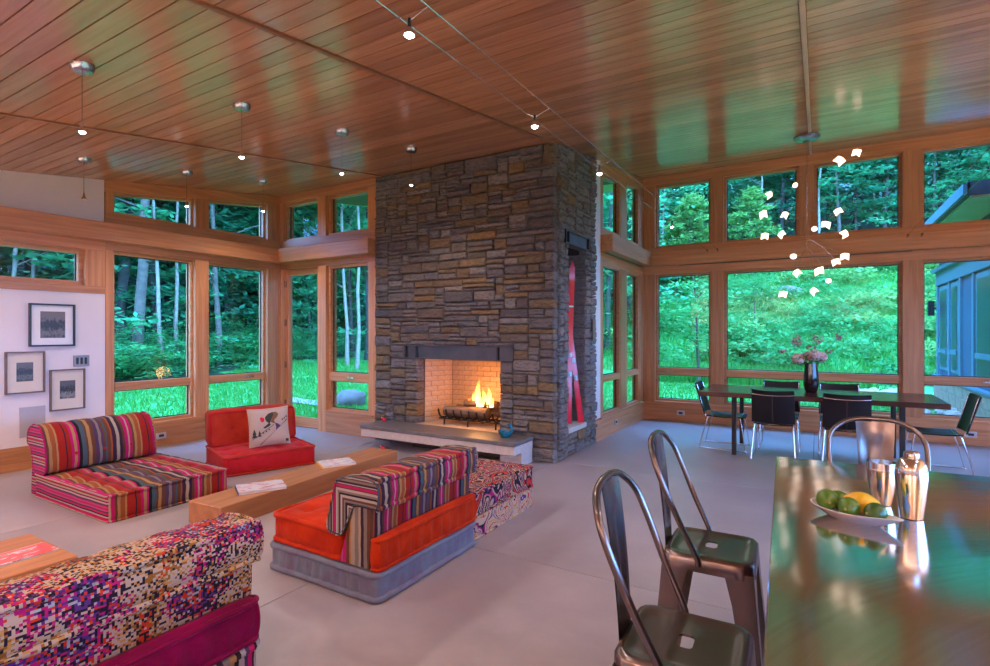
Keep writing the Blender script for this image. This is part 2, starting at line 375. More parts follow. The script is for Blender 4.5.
print_photo('print_forest', 1.0, (0.03,0.024,0.022), (0.20,0.16,0.14), (0.16,0.12,0.10))
print_photo('print_lake', 4.0, (0.035,0.03,0.03), (0.16,0.14,0.13), (0.12,0.10,0.10))
print_photo('print_track', 8.0, (0.03,0.026,0.026), (0.30,0.27,0.25), (0.09,0.08,0.08))
# outdoors
def leafm(name, c, c2, sc=0.6):
    t = NT(name); g = t.n('ShaderNodeNewGeometry'); f = t.noise(g.outputs['Position'], sc, 3, 0.6)
    r = t.rnd(); k = t.math('ADD', t.math('MULTIPLY', f, 0.8), t.math('MULTIPLY', r, 0.25))
    t.col(t.ramp(k, [(0.32, c2), (0.72, c)])); t.set(Roughness=0.6, Specular_IOR_Level=0.25)
    tr_ = t.n('ShaderNodeBsdfTranslucent'); tr_.inputs[0].default_value = (*[min(1, x*1.1) for x in c], 1)
    m_ = t.n('ShaderNodeMixShader'); m_.inputs[0].default_value = 0.42
    t.l(t.b.outputs[0], m_.inputs[1]); t.l(tr_.outputs[0], m_.inputs[2]); t.l(m_.outputs[0], t.out.inputs[0]); MATS[name] = t.m
leafm('leaf_forest', (0.1092, 0.4323, 0.1768), (0.0281, 0.2100, 0.0936))
leafm('leaf_dark', (0.0546, 0.2841, 0.1300), (0.0172, 0.1358, 0.0676))
leafm('leaf_bright', (0.1800, 0.3610, 0.0800), (0.0960, 0.2470, 0.0640))
leafm('leaf_shrub', (0.0720, 0.2945, 0.0720), (0.0144, 0.1805, 0.0440), 1.5)
leafm('grass_blade', (0.0840, 0.3040, 0.0440), (0.0300, 0.2375, 0.0360), 1.2)
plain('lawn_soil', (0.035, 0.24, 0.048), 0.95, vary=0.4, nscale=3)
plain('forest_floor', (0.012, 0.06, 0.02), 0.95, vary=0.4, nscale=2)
plain('mulch', (0.05, 0.035, 0.04), 0.95, vary=0.4, nscale=8)
plain('path_gravel', (0.26, 0.22, 0.20), 0.95, vary=0.15, nscale=20)
plain('trunk_grey', (0.09, 0.065, 0.045), 0.9, vary=0.35, nscale=8, bump=0.5)
plain('trunk_dark', (0.045, 0.035, 0.025), 0.95, vary=0.4, nscale=9, bump=0.6)
plain('trunk_birch', (0.22, 0.17, 0.12), 0.8, vary=0.25, nscale=9)
plain('boulder_grey', (0.13, 0.10, 0.085), 0.9, vary=0.3, nscale=5, bump=0.5)
plain('pebble', (0.38, 0.28, 0.22), 0.85, vary=0.25, nscale=3)
plain('wing_siding', (0.045, 0.085, 0.15), 0.6, vary=0.06, nscale=3)
plain('wing_trim', (0.085, 0.17, 0.22), 0.5, vary=0.04)
plain('wing_stone', (0.30, 0.20, 0.13), 0.85, vary=0.2, nscale=6)
plain('wing_roof', (0.05, 0.05, 0.07), 0.6)
plain('wing_glass', (0.02, 0.035, 0.06), 0.3, vary=0.02)
M = MATS
# ================================================================ the room
def ceil(y): return 2.825 + 0.135 * y
XL, YM, XS, YR, XE, YS = -7.17, 5.45, -2.52, 9.08, 4.6, -2.6
class Wall:      # u runs along the wall, d outward from the room face
    def __init__(s, axis, face, sgn): s.axis, s.face, s.sgn = axis, face, sgn
    def box(s, mb, u0, u1, d0, d1, z0, z1, z1b=None, z0b=None):
        z1b = z1 if z1b is None else z1b; z0b = z0 if z0b is None else z0b
        a, b = s.face + s.sgn*d0, s.face + s.sgn*d1
        def P(u, d, z): return (d, u, z) if s.axis == 'y' else (u, d, z)
        return mb.hexa([P(u0,a,z0),P(u1,a,z0b),P(u1,b,z0b),P(u0,b,z0),P(u0,a,z1),P(u1,a,z1b),P(u1,b,z1b),P(u0,b,z1)])
WL, WM, WS, WR = Wall('y', XL, -1), Wall('x', YM, 1), Wall('y', XS, -1), Wall('x', YR, 1)
WE, WSO = Wall('y', XE, 1), Wall('x', YS, -1)
def fir(w): return M['fir_y'] if w.axis == 'y' else M['fir_x']
def mem(parent, name, w, u0, u1, d0, d1, z0, z1, z1b=None, z0b=None, mat=None, bevel=0.003):
    mb = MB(); w.box(mb, u0, u1, d0, d1, z0, z1, z1b, z0b)
    return obj(name, mb, mat or fir(w), parent, bevel=bevel, world=True)
win_n = [0]
def window(w, u0, u1, z0, z1, z1b=None, bar=None, handle=None, door=False, sash=0.035, label=None, d=0.10):
    """frame ring, panes, a bar across, a crank handle"""
    win_n[0] += 1
    c = (w.face + w.sgn*0.12, (u0+u1)/2, z0) if w.axis == 'y' else ((u0+u1)/2, w.face + w.sgn*0.12, z0)
    p = thing('window_%d' % win_n[0], c, 0, label, kind='structure')
    z1b = z1 if z1b is None else z1b; k = sash; mb = MB()
    w.box(mb, u0, u1, d-0.05, d+0.05, z0, z0+k); w.box(mb, u0, u1, d-0.05, d+0.05, z1-k, z1, z1b, z1b-k)
    sl = (z1b-z1)/(u1-u0)
    w.box(mb, u0, u0+k, d-0.05, d+0.05, z0+k, z1-k, z1-k+sl*k); w.box(mb, u1-k, u1, d-0.05, d+0.05, z0+k, z1b-k-sl*k, z1b-k)
    obj('frame', mb, fir(w), p, world=True)
    def pane(a, b, bb):
        m_ = MB(); w.box(m_, u0+k*0.7, u1-k*0.7, d+0.012, d+0.02, a, b, bb); obj('pane', m_, M['pane_glass'], p, world=True)
        g = MB(); q = 0.012                                   # dark gasket round the pane
        for (ua, ub, za, zb, zc, zd) in ((u0+k, u1-k, a, a, a+q, a+q), (u0+k, u1-k, b-q, bb-q, b, bb), (u0+k, u0+k+q, a, a, b, b), (u1-k-q, u1-k, a, a, bb, bb)):
            w.box(g, ua, ub, d+0.0, d+0.012, za, zc, zd, zb)
        obj('gasket', g, M['frame_black'], p, world=True)
    if bar:
        m_ = MB(); w.box(m_, u0+k, u1-k, d-0.06, d+0.05, bar[0], bar[1]); b = obj('transom_bar', m_, fir(w), p, bevel=0.004, world=True)
        pane(z0+k, bar[0], bar[0]); pane(bar[1], z1-k, z1b-k)
        if handle is not None:
            uh = u0 + (u1-u0)*handle; h = MB(); zc = (bar[0]+bar[1])/2
            w.box(h, uh-0.06, uh+0.06, d-0.085, d-0.06, zc-0.012, zc+0.014); w.box(h, uh-0.05, uh-0.01, d-0.11, d-0.085, zc-0.006, zc+0.008)
            obj('crank_handle', h, M['chrome'], b, bevel=0.003, world=True)
    else: pane(z0+k*0.7, z1-k*0.7, z1b-k*0.7)
    return p
# ---------------- wall_left
wl = thing('wall_left', (XL-0.1, 1.4, 0), 0, 'white plaster wall with fir posts and framed windows along the left side', kind='structure')
mem(wl, 'plaster_panel', WL, YS, 3.06, 0.0, 0.2, 0.25, 1.90, mat=M['plaster'], bevel=0)
mem(wl, 'plaster_panel', WL, YS, 3.05, 0.0, 0.2, 2.70, ceil(YS), ceil(3.05), mat=M['plaster'], bevel=0)
mem(wl, 'base_panel', WL, YS, 3.06, -0.012, 0.2, 0, 0.25)
mem(wl, 'rail', WL, YS, 3.06, -0.015, 0.2, 1.90, 1.985)
mem(wl, 'rail', WL, YS, 3.06, -0.012, 0.2, 2.40, 2.55)
mem(wl, 'panel_board', WL, 2.86, 3.06, -0.006, 0.2, 1.985, 2.40, mat=M['fir_z'])
mem(wl, 'panel_board', WL, -0.6, 0.6, 0.0, 0.2, 1.985, 2.40, mat=M['fir_y'])
mem(wl, 'base_panel', WL, 3.06, YM+0.2, -0.012, 0.2, 0, 0.285)
mem(wl, 'sill', WL, 3.144, 5.23, -0.02, 0.16, 0.285, 0.315)
mem(wl, 'rail', WL, 3.06, YM+0.2, -0.006, 0.2, 2.42, 2.86)
mem(wl, 'header', WL, 3.05, YM+0.2, -0.006, 0.2, ceil(3.05)-0.13, ceil(3.05), ceil(YM+0.2), ceil(YM+0.2)-0.13)
for a, b in ((3.06, 3.144), (4.123, 4.31), (5.23, YM+0.2)):
    mem(wl, 'post', WL, a, b, -0.01, 0.2, 0.285, 2.42, mat=M['fir_z'])
    mem(wl, 'post', WL, a, b, -0.01, 0.2, 2.86, ceil(a)-0.13, ceil(b)-0.13, mat=M['fir_z'])
window(WL, 0.6, 2.86, 1.985, 2.40, sash=0.05, label='long low window high in the white plaster wall')
window(WL, 3.144, 4.123, 0.315, 2.42, bar=(0.745, 0.845), label='tall window nearest the framed prints')
window(WL, 4.31, 5.23, 0.315, 2.42, bar=(0.745, 0.845), handle=0.7, label='tall window left of the glass door')
window(WL, 3.144, 4.123, 2.86, ceil(3.144)-0.13, ceil(4.123)-0.13, label='sloped clerestory above the tall window by the prints')
window(WL, 4.31, 5.23, 2.86, ceil(4.31)-0.13, ceil(5.23)-0.13, label='sloped clerestory above the window left of the door')
# ---------------- wall_middle (door, window beside the fireplace)
wm = thing('wall_middle', (-6.1, YM+0.1, 0), 0, 'fir framed wall with glass door between corner and stone fireplace', kind='structure')
mem(wm, 'post', WM, XL, -7.12, -0.01, 0.2, 0, 2.42, mat=M['fir_z']); mem(wm, 'post', WM, -6.304, -6.13, -0.01, 0.2, 0, 2.42, mat=M['fir_z'])
mem(wm, 'post', WM, -5.30, -5.142, -0.0, 0.2, 0, 2.42, mat=M['fir_z'])
mem(wm, 'base_panel', WM, -6.13, -5.142, -0.012, 0.2, 0, 0.285); mem(wm, 'sill', WM, -6.13, -5.2, -0.02, 0.16, 0.285, 0.315)
mem(wm, 'rail', WM, XL, -5.142, -0.006, 0.2, 2.42, 2.86); mem(wm, 'header', WM, XL, -5.142, -0.006, 0.2, 3.44, ceil(YM))
for a, b in ((XL, -7.08), (-6.304, -6.13), (-5.30, -5.142)): mem(wm, 'post', WM, a, b, -0.01, 0.2, 2.86, 3.44, mat=M['fir_z'])
window(WM, -6.13, -5.28, 0.315, 2.42, bar=(0.745, 0.87), handle=0.55, label='tall window between glass door and stone fireplace')
window(WM, -7.08, -6.304, 2.86, 3.44, label='clerestory above the glass door'); window(WM, -6.13, -5.28, 2.86, 3.44, label='clerestory touching the stone chimney')
dr = thing('door_1', (-6.7, YM+0.12, 0), 0, 'glazed fir door in the corner left of the fireplace', kind='structure')
for a, b, z0, z1, nm in ((-7.12, -7.17+0.02, 0, 0, ''),): pass
mem(dr, 'stile', WM, -7.12, -7.06, 0.08, 0.14, 0.01, 2.42, mat=M['fir_z']); mem(dr, 'stile', WM, -6.37, -6.304, 0.08, 0.14, 0.01, 2.42, mat=M['fir_z'])
mem(dr, 'rail', WM, -7.06, -6.37, 0.08, 0.14, 0.01, 0.155); mem(dr, 'rail', WM, -7.06, -6.37, 0.08, 0.14, 2.33, 2.42)
mem(dr, 'pane', WM, -7.06, -6.37, 0.105, 0.113, 0.155, 2.33, mat=M['pane_glass'], bevel=0)
for z in (0.35, 0.95, 1.6, 2.2): mem(dr, 'hinge', WM, -7.125, -7.105, 0.05, 0.085, z-0.05, z+0.05, mat=M['nickel'])
mb = MB(); WM.box(mb, -6.47, -6.34, 0.03, 0.045, 0.985, 1.0); WM.box(mb, -6.355, -6.34, 0.03, 0.08, 0.985, 1.0); obj('door_handle', mb, M['chrome'], dr, world=True)
# ---------------- wall_side (right of the fireplace)
ws = thing('wall_side', (XS-0.1, 7.9, 0), 0, 'narrow fir framed window wall right of the stone chimney', kind='structure')
mem(ws, 'plaster_strip', WS, 6.70, 6.94, -0.02, 0.2, 0.30, ceil(6.70), ceil(6.94), mat=M['white_trim'], bevel=0)
mem(ws, 'base_panel', WS, 6.70, YR, -0.03, 0.2, 0, 0.275); mem(ws, 'sill', WS, 6.94, 8.83, -0.035, 0.10, 0.275, 0.30)
mem(ws, 'rail', WS, 6.94, YR, -0.0, 0.10, 2.40, 2.86); mem(ws, 'header', WS, 6.94, YR, -0.0, 0.10, ceil(6.94)-0.17, ceil(6.94), ceil(YR), ceil(YR)-0.17)
for a, b in ((6.94, 7.06), (7.85, 8.13), (8.83, YR)):
    mem(ws, 'post', WS, a, b, -0.01, 0.10, 0.30, 2.40, mat=M['fir_z']); mem(ws, 'post', WS, a, b, -0.01, 0.10, 2.86, ceil(a)-0.17, ceil(b)-0.17, mat=M['fir_z'])
for i, (a, b) in enumerate(((7.06, 7.85), (8.13, 8.83))):
    nm = ('next to the stone chimney', 'in the dining corner')[i]
    window(WS, a, b, 0.30, 2.40, bar=(0.765, 0.85), label='narrow side window ' + nm, d=0.047); window(WS, a, b, 2.86, ceil(a)-0.17, ceil(b)-0.17, d=0.047, label='sloped side clerestory ' + nm)
# ---------------- wall_right (dining end)
wr = thing('wall_right', (1.0, YR+0.1, 0), 0, 'fir framed window wall behind the dining table', kind='structure')
mem(wr, 'base_panel', WR, XS, XE, -0.012, 0.2, 0, 0.285); mem(wr, 'sill', WR, -2.32, 2.15, -0.025, 0.16, 0.285, 0.31)
mem(wr, 'rail', WR, XS, XE, -0.006, 0.2, 2.42, 2.86); mem(wr, 'header', WR, XS, XE, -0.006, 0.2, 3.90, ceil(YR))
for a, b in ((XS, -2.32), (-1.442, -1.255), (1.0, 1.2), (2.15, 2.35)):
    mem(wr, 'post', WR, a, b, -0.01, 0.2, 0.285, 2.42, mat=M['fir_z']); mem(wr, 'post', WR, a, b, -0.01, 0.2, 2.86, 3.90, mat=M['fir_z'])
mem(wr, 'post', WR, -0.223, -0.033, -0.01, 0.2, 2.86, 3.90, mat=M['fir_z'])
mem(wr, 'plaster_panel', WR, 2.35, XE, 0, 0.2, 0.285, 2.42, mat=M['plaster']); mem(wr, 'plaster_panel', WR, 2.35, XE, 0, 0.2, 2.86, 3.90, mat=M['plaster'])
window(WR, -2.32, -1.442, 0.31, 2.42, bar=(0.745, 0.865), handle=0.25, label='big window at the left end behind the dining table')
window(WR, -1.255, 1.0, 0.31, 2.42, bar=(0.75, 0.86), label='widest picture window behind the dining table')
window(WR, 1.2, 2.15, 0.31, 2.42, bar=(0.755, 0.865), handle=0.72, label='window at the right end facing the blue wing')
for a, b, l in ((-2.32, -1.442, 'in the corner'), (-1.255, -0.223, 'left of the lamp'), (-0.033, 1.0, 'right of the lamp'), (1.2, 2.15, 'at the far right')):
    window(WR, a, b, 2.86, 3.90, label='clerestory of the dining wall ' + l)
# ---------------- walls behind the camera
we = thing('wall_east', (XE+0.1, 3.2, 0), 0, 'plaster wall with wide windows behind the kitchen', kind='structure')
mem(we, 'plaster_panel', WE, YS, YR+0.2, 0, 0.2, 0, 0.9, mat=M['plaster'])
mem(we, 'plaster_panel', WE, YS, YR+0.2, 0, 0.2, 2.3, ceil(YS), ceil(YR+0.2), mat=M['plaster'])
ye = [-2.6, -2.2, -0.2, 0.2, 2.2, 2.6, 4.6, 5.0, 7.0, YR+0.2]
for a, b in zip(ye[0::2], ye[1::2]): mem(we, 'plaster_panel', WE, a, b, 0, 0.2, 0.9, 2.3, mat=M['plaster'])
for i, (a, b) in enumerate(zip(ye[1:-1:2], ye[2:-1:2])): window(WE, a, b, 0.9, 2.3, label='kitchen window number %d along the east wall' % (i+1))
wb_ = thing('wall_back', (-1.3, YS-0.1, 0), 0, 'plain plaster wall behind the camera', kind='structure')
mem(wb_, 'plaster_panel', WSO, XL-0.2, XE+0.2, 0, 0.2, 0, ceil(YS), mat=M['plaster'])
# ---------------- band beam round the room
def trim(n, mb, mat, label): return props(obj('trim_%d' % n, mb, mat, None, bevel=0.006), label, kind='structure')
BZ0, BZ1, BP = 2.51, 2.72, 0.15
mb = MB(); mb.hexa([(XL,YS,BZ0),(XL+BP,YS,BZ0),(XL+BP,YM-BP,BZ0),(XL,YM,BZ0),(XL,YS,BZ1),(XL+BP,YS,BZ1),(XL+BP,YM-BP,BZ1),(XL,YM,BZ1)]); trim(1, mb, M['fir_y'], 'deep fir beam along the left wall')
mb = MB(); mb.hexa([(XL,YM,BZ0),(XL+BP,YM-BP,BZ0),(-5.16,YM-BP,BZ0),(-5.16,YM,BZ0),(XL,YM,BZ1),(XL+BP,YM-BP,BZ1),(-5.16,YM-BP,BZ1),(-5.16,YM,BZ1)]); trim(2, mb, M['fir_x'], 'short fir beam over the glass door')
BZ0, BZ1 = 2.545, 2.775
mb = MB(); mb.hexa([(XS,7.0,BZ0),(XS+.17,7.0,BZ0),(XS+.17,YR-.13,BZ0),(XS,YR,BZ0),(XS,7.0,BZ1),(XS+.17,7.0,BZ1),(XS+.17,YR-.13,BZ1),(XS,YR,BZ1)]); trim(3, mb, M['fir_y'], 'fir beam right of the chimney with a cut end')
mb = MB(); mb.hexa([(XS,YR,BZ0),(XS+.17,YR-.13,BZ0),(XE,YR-.13,BZ0),(XE,YR,BZ0),(XS,YR,BZ1),(XS+.17,YR-.13,BZ1),(XE,YR-.13,BZ1),(XE,YR,BZ1)]); trim(4, mb, M['fir_x'], 'long fir beam across the dining window wall')
mb = MB(); mb.box(XS+0.02, XS+0.05, 7.12, YR-0.2, BZ0-0.006, BZ0+0.002); mb.box(XS+.6, 1.1, YR-0.045, YR-0.02, BZ0-0.006, BZ0+0.002); trim(5, mb, M['frame_black'], 'dark shade slot under the beam')
# ---------------- floor
fl = thing('floor', (-1.3, 3.2, 0), 0, 'polished grey concrete floor with saw cut joints', kind='structure')
mb = MB(); mb.box(XL-.2, XE+.2, YS-.2, YR+.2, -0.2, -0.02); obj('floor_bed', mb, M['mortar'], fl, world=True)
xs = [XL, -5.03, -2.52, -0.03, 2.46, XE]; ys = [YS, 0.54, 3.04, 5.54, YR]
for i in range(5):
    for j in range(4):
        if xs[i+1] <= XS+0.01 and ys[j] >= 5.5: continue
        if i == 4 and j > 3: continue
        mb = MB(); g = 0.0025; mb.box(xs[i]+g, xs[i+1]-g, ys[j]+g, ys[j+1]-g, -0.02, 0.0); obj('slab', mb, M['concrete'], fl, bevel=0.0015, world=True)
# ---------------- ceiling
ce = thing('ceiling', (-1.3, 3.2, ceil(3.2)), 0, 'sloped ceiling of narrow glossy fir boards', kind='structure')
def slab(x0, x1, y0, y1, a, b):
    mb = MB(); mb.hexa([(x0,y0,ceil(y0)+a),(x1,y0,ceil(y0)+a),(x1,y1,ceil(y1)+a),(x0,y1,ceil(y1)+a),(x0,y0,ceil(y0)+b),(x1,y0,ceil(y0)+b),(x1,y1,ceil(y1)+b),(x0,y1,ceil(y1)+b)]); return mb
seams = [-5.03, -2.52, -0.07, 2.46]
pitch = 0.1287; edges = [XL] + seams + [XE]; ymin = 1.2
boards = []
for i in range(5):
    x0, x1 = edges[i] + (0.02 if i else 0), edges[i+1] - (0.02 if i < 4 else 0)
    yend = YM if x1 < XS + 0.01 else YR
    y = 1.022 - pitch*28
    while y < yend - 0.01:
        y1 = min(y + pitch, yend); boards.append((x0, x1, max(y, YS), y1)); y += pitch
def near(b):
    x0, x1, y0, y1 = b; cx = min(max(0, x0), x1); vis = y0 > 1.0 and not (x0 > 2.0 and y0 < 4.5)
    return (0 if vis else 1, y0)
boards.sort(key=near); rest = MB(); tmpl = {}
for k, (x0, x1, y0, y1) in enumerate(boards):
    if y1 - y0 < 0.02: continue
    sp = 0.008
    if k < 290:
        m_ = slab(x0, x1, y0, y1 - sp, 0.0, 0.016); obj('board', m_, M['ceiling_board'], ce, world=True)
    else:
        m_ = slab(x0, x1, y0, y1 - sp, 0.0, 0.016); rest.add(m_.v, m_.f)
props(obj('boards_behind', rest, M['ceiling_board'], ce, world=True), kind='stuff')
obj('backing', slab(XL-.2, XE+.2, YS-.2, YR+.2, 0.016, 0.05), M['backing'], ce, world=True)
for x in seams: obj('seam_strip', slab(x-0.016, x+0.016, YS, YM if x < XS-0.01 else YR, -0.012, 0.016), M['ceiling_conduit' if x == -0.07 else 'ceiling_seam'], ce, bevel=0.003, world=True)
obj('roof_slab', slab(-7.42, XE+0.6, YS-0.6, 10.3, 0.055, 0.30), M['wing_roof'], ce, world=True)
obj('soffit', slab(-7.42, XS-0.21, YM+0.21, 10.3, 0.02, 0.054), M['soffit'], ce, world=True)
obj('soffit', slab(XS-0.21, XE+0.6, YR+0.21, 10.3, 0.02, 0.054), M['soffit'], ce, world=True)

# ================================================================ stone fireplace
FX0, FX1, FY0, FY1 = -5.142, -2.477, 5.417, 6.70
fp = thing('stone_fireplace', ((FX0+FX1)/2, (FY0+FY1)/2, 0), 0, 'floor to ceiling fireplace of dry stacked grey and rust ledge stone', 'fireplace')
core = MB(); T = 3.54
core.box(FX0+.02, -4.42, FY0+.05, 5.56, 0, T); core.box(-3.17, FX1-.05, FY0+.05, 5.56, 0, T); core.box(-4.42, -3.17, FY0+.05, 5.56, 1.29, T)
core.box(FX0+.02, -4.42, 5.56, FY1, 0, 3.56); core.box(-4.42, -3.17, 6.03, FY1, 0, 3.6); core.box(-4.42, -3.17, 5.56, 6.03, 1.32, 3.56); core.box(-4.42, -3.17, FY0+.05, 6.03, 0, 0.27)
core.box(-3.17, -2.83, 5.56, FY1, 0, 3.57)
core.box(-2.83, FX1-.05, 5.56, 5.70, 0, 3.57); core.box(-2.83, FX1-.05, 6.40, FY1, 0, 3.68); core.box(-2.83, FX1-.05, 5.70, 6.40, 2.64, 3.6); core.box(-2.83, FX1-.05, 5.70, 6.40, 0, 0.27)
obj('core', core, M['mortar'], fp, world=True)
def pack(u0, u1, top, holes, rnd, wr_=(0.15, 0.52), hr=(0.04, 0.13)):
    """random ashlar: rectangles (u0,u1,z0,z1) laid on the lowest ledge first"""
    R = 0.02; n = int(round((u1-u0)/R)); sky = [0.0]*n; out = []
    def hole_at(i, z):
        u = u0 + (i+0.5)*R
        for a, b, c, d in holes:
            if a < u < b and c - 1e-6 <= z < d - 1e-6: return d
        return None
    def capz(i, z):
        u = u0 + (i+0.5)*R; t_ = top(u)
        for a, b, c, d in holes:
            if a < u < b and z < c: t_ = min(t_, c)
        return t_
    for _ in range(4000):
        for i in range(n):
            h = hole_at(i, sky[i])
            if h is not None: sky[i] = h
        zz = [(sky[i], i) for i in range(n) if sky[i] < top(u0+(i+.5)*R) - 0.012]
        if not zz: break
        z, i = min(zz); j = i
        while j < n and abs(sky[j]-z) < 1e-6 and abs(capz(j, z) - capz(i, z)) < 0.03: j += 1
        run = j - i; w = int(rnd.uniform(*wr_)/R)
        if run - w < 6: w = run if run*R < wr_[1]*1.15 else run//2
        w = max(1, min(w, run)); h = rnd.choice((0.035, 0.05, 0.06, 0.075, 0.09, 0.105, hr[1])) if w*R > 0.13 else rnd.choice((0.075, 0.10, 0.12))
        c = min(capz(k, z) for k in range(i, i+w)); z1 = z + h
        if c - z1 < 0.05: z1 = c
        for nb in (i-1, i+w):
            if 0 <= nb < n and 0 < abs(sky[nb]-z1) < 0.028 and sky[nb] > z + 0.04 and sky[nb] <= c: z1 = sky[nb]
        if z1 - z > 0.004: out.append((u0+i*R, u0+(i+w)*R, z, z1))
        for k in range(i, i+w): sky[k] = z1
    return out
def stone_mb(w, h, d, rnd, fl_=0.008):
    """rough block, face at y=0 looking to -y, w wide, h high, d deep"""
    g = 0.002; a, b, c, e = -w/2+g, w/2-g, g, h-g; j = lambda s: rnd.uniform(-s, s)
    def outline(ins, jx):
        L = []
        for (x0, z0), (x1, z1) in (((a,c),(b,c)),((b,c),(b,e)),((b,e),(a,e)),((a,e),(a,c))):
            k = 3 if abs(x1-x0) > 0.2 else 2 if abs(x1-x0) > 0.1 or abs(z1-z0) > 0.1 else 1
            for q in range(k): L.append((x0+(x1-x0)*q/k, z0+(z1-z0)*q/k))
        return [(max(a+ins, min(b-ins, x+j(jx))) , max(c+ins, min(e-ins, z+j(jx)))) for x, z in L]
    st_ = rnd.getstate(); O_ = outline(0.0, 0.008); n = len(O_)
    i = min(0.016, h*0.18); tx, tz = j(0.03), j(0.05)
    yy = lambda x, z: tx*x + tz*(z-h/2)
    v = [(x, 0.018+j(.004), z) for x, z in O_]
    v += [(max(a+i, min(b-i, x)) + j(.005), yy(x, z)+j(fl_), max(c+i, min(e-i, z)) + j(.004)) for x, z in O_]
    v += [(j(w*.25), -rnd.uniform(0, fl_), h/2+j(h*.15))]
    v += [(max(a, min(b, x)), d, max(c, min(e, z))) for x, z in O_]; f = []
    for k in range(n):
        n_ = (k+1) % n
        f += [(k, n_, n+n_, n+k), (n+k, n+n_, 2*n), (2*n+1+k, 2*n+1+n_, n_, k)]
    f.append(tuple(3*n-k for k in range(n))); return MB().add(v, f)
rs = random.Random(21)
front = pack(FX0, FX1, lambda u: ceil(FY0)-0.005, [(-4.40, -3.19, 0.28, 1.285), (-4.60, -3.0, 1.11, 1.285)], rs)
side = pack(FY0+0.11, FY1, lambda u: ceil(u)-0.005, [(5.786, 6.32, 0.28, 2.475), (5.67, 6.49, 2.475, 2.63)], rs, (0.12, 0.42))
allst = []
for (a, b, c, d) in front:
    dep = 0.147 if abs(b+4.40) < 0.03 and c < 1.1 and c > .2 else 0.10
    allst.append((b-a)*(d-c)); mb = stone_mb(b-a, d-c, dep, rs); out = rs.uniform(0, 0.022)
    allst[-1] = (allst[-1], mb, Matrix.Translation(((a+b)/2, FY0 - out, c)))
for (a, b, c, d) in side:
    dep = 0.33 if (abs(a-6.32) < 0.03 or abs(b-5.786) < 0.03) and 0.25 < c < 2.4 else 0.10
    mb = stone_mb(b-a, d-c, dep, rs); out = rs.uniform(0, 0.022)
    allst.append(((b-a)*(d-c)*0.5, mb, Matrix.Translation((FX1 + out, (a+b)/2, c)) @ Matrix.Rotation(PI/2, 4, 'Z')))
allst.sort(key=lambda q: -q[0]); small = MB()
for k, (_, mb, X) in enumerate(allst):
    mb.xf(X)
    if k < 300: obj('stone', mb, M['ledge_stone'], fp, world=True)
    else: small.add(mb.v, mb.f)
if small.v: props(obj('small_stones', small, M['ledge_stone'], fp, world=True), kind='stuff')
# steel lintels: channel face with stiffeners
def lintel(u0, u1, z0, z1, axis):
    mb = MB(); P = (lambda a,b,c,d,e,f: mb.box(a,b,FY0+c,FY0+d,e,f)) if axis == 'x' else (lambda a,b,c,d,e,f: mb.box(FX1-d,FX1-c,a,b,e,f))
    P(u0,u1,-0.03,0.10,z0,z0+.012); P(u0,u1,-0.03,0.10,z1-.012,z1); P(u0,u1,0.0,0.02,z0+.012,z1-.012)
    o = obj('lintel', mb, M['lintel_steel'], fp, world=True)
    for q in (u0, u0+(u1-u0)*0.11, u0+(u1-u0)*0.87):
        mb = MB(); P(q, q+.022, -0.028, 0.0, z0+.012, z1-.012); obj('stiffener', mb, M['black_steel'], o, world=True)
lintel(-4.60, -3.0, 1.115, 1.285, 'x'); lintel(5.67, 6.49, 2.475, 2.63, 'y')
# niche floor slab and back
mb = MB(); mb.box(-2.83, FX1+0.02, 5.78, 6.33, 0.275, 0.335); obj('niche_sill', mb, M['hearth_base'], fp, bevel=0.006, world=True)
# firebox: bricks on the left, back and right
def brickwall(p0, p1, z0, z1, rnd, nrm):
    p0, p1 = Vector((*p0, 0)), Vector((*p1, 0)); L = (p1-p0).length; d = (p1-p0)/L; nx = Vector((*nrm, 0)); r_ = 0; z = z0
    bk = MB(); q0, q1 = p0 - nx*0.06, p1 - nx*0.06
    bk.hexa([(*q0.xy,z0),(*q1.xy,z0),(*(q1+nx*.052).xy,z0),(*(q0+nx*.052).xy,z0),(*q0.xy,z1),(*q1.xy,z1),(*(q1+nx*.052).xy,z1),(*(q0+nx*.052).xy,z1)]); obj('brick_bed', bk, M['fire_mortar'], fp, world=True)
    while z < z1 - 0.03:
        u = -0.1 if r_ % 2 else 0.0
        while u < L - 0.01:
            a, b = max(u, 0)+.003, min(u+.2, L)-.003
            if b - a > 0.02:
                A, B = p0+d*a, p0+d*b; o_ = nx*rnd.uniform(0, .003); mb = MB()
                mb.hexa([(*(A-nx*.04).xy,z+.003),(*(B-nx*.04).xy,z+.003),(*(B+o_).xy,z+.003),(*(A+o_).xy,z+.003),(*(A-nx*.04).xy,z+.062),(*(B-nx*.04).xy,z+.062),(*(B+o_).xy,z+.062),(*(A+o_).xy,z+.062)])
                obj('firebrick', mb, M['firebrick'], fp, world=True)
            u += 0.2
        z += 0.066; r_ += 1
def nrm2(a, b): return Vector((-(b[1]-a[1]), b[0]-a[0])).normalized()
pA, pB, pC, pD = (-4.40, 5.564), (-4.255, 5.98), (-3.335, 5.98), (-3.19, 5.564)
for a, b in ((pA, pB), (pB, pC), (pC, pD)):
    n_ = -nrm2(a, b); n_ = n_ if n_.dot(Vector(((-3.8)-a[0], 5.6-a[1]))) > 0 else -n_
    brickwall(a, b, 0.28, 1.33, rs, n_)
mb = MB(); mb.box(-4.45, -3.15, FY0, 6.03, 0.262, 0.279); obj('firebox_floor', mb, M['firebrick'], fp, world=True)
mb = MB(); mb.box(-4.45, -3.15, 5.52, 6.03, 1.30, 1.33); obj('firebox_top', mb, M['fire_mortar'], fp, world=True)
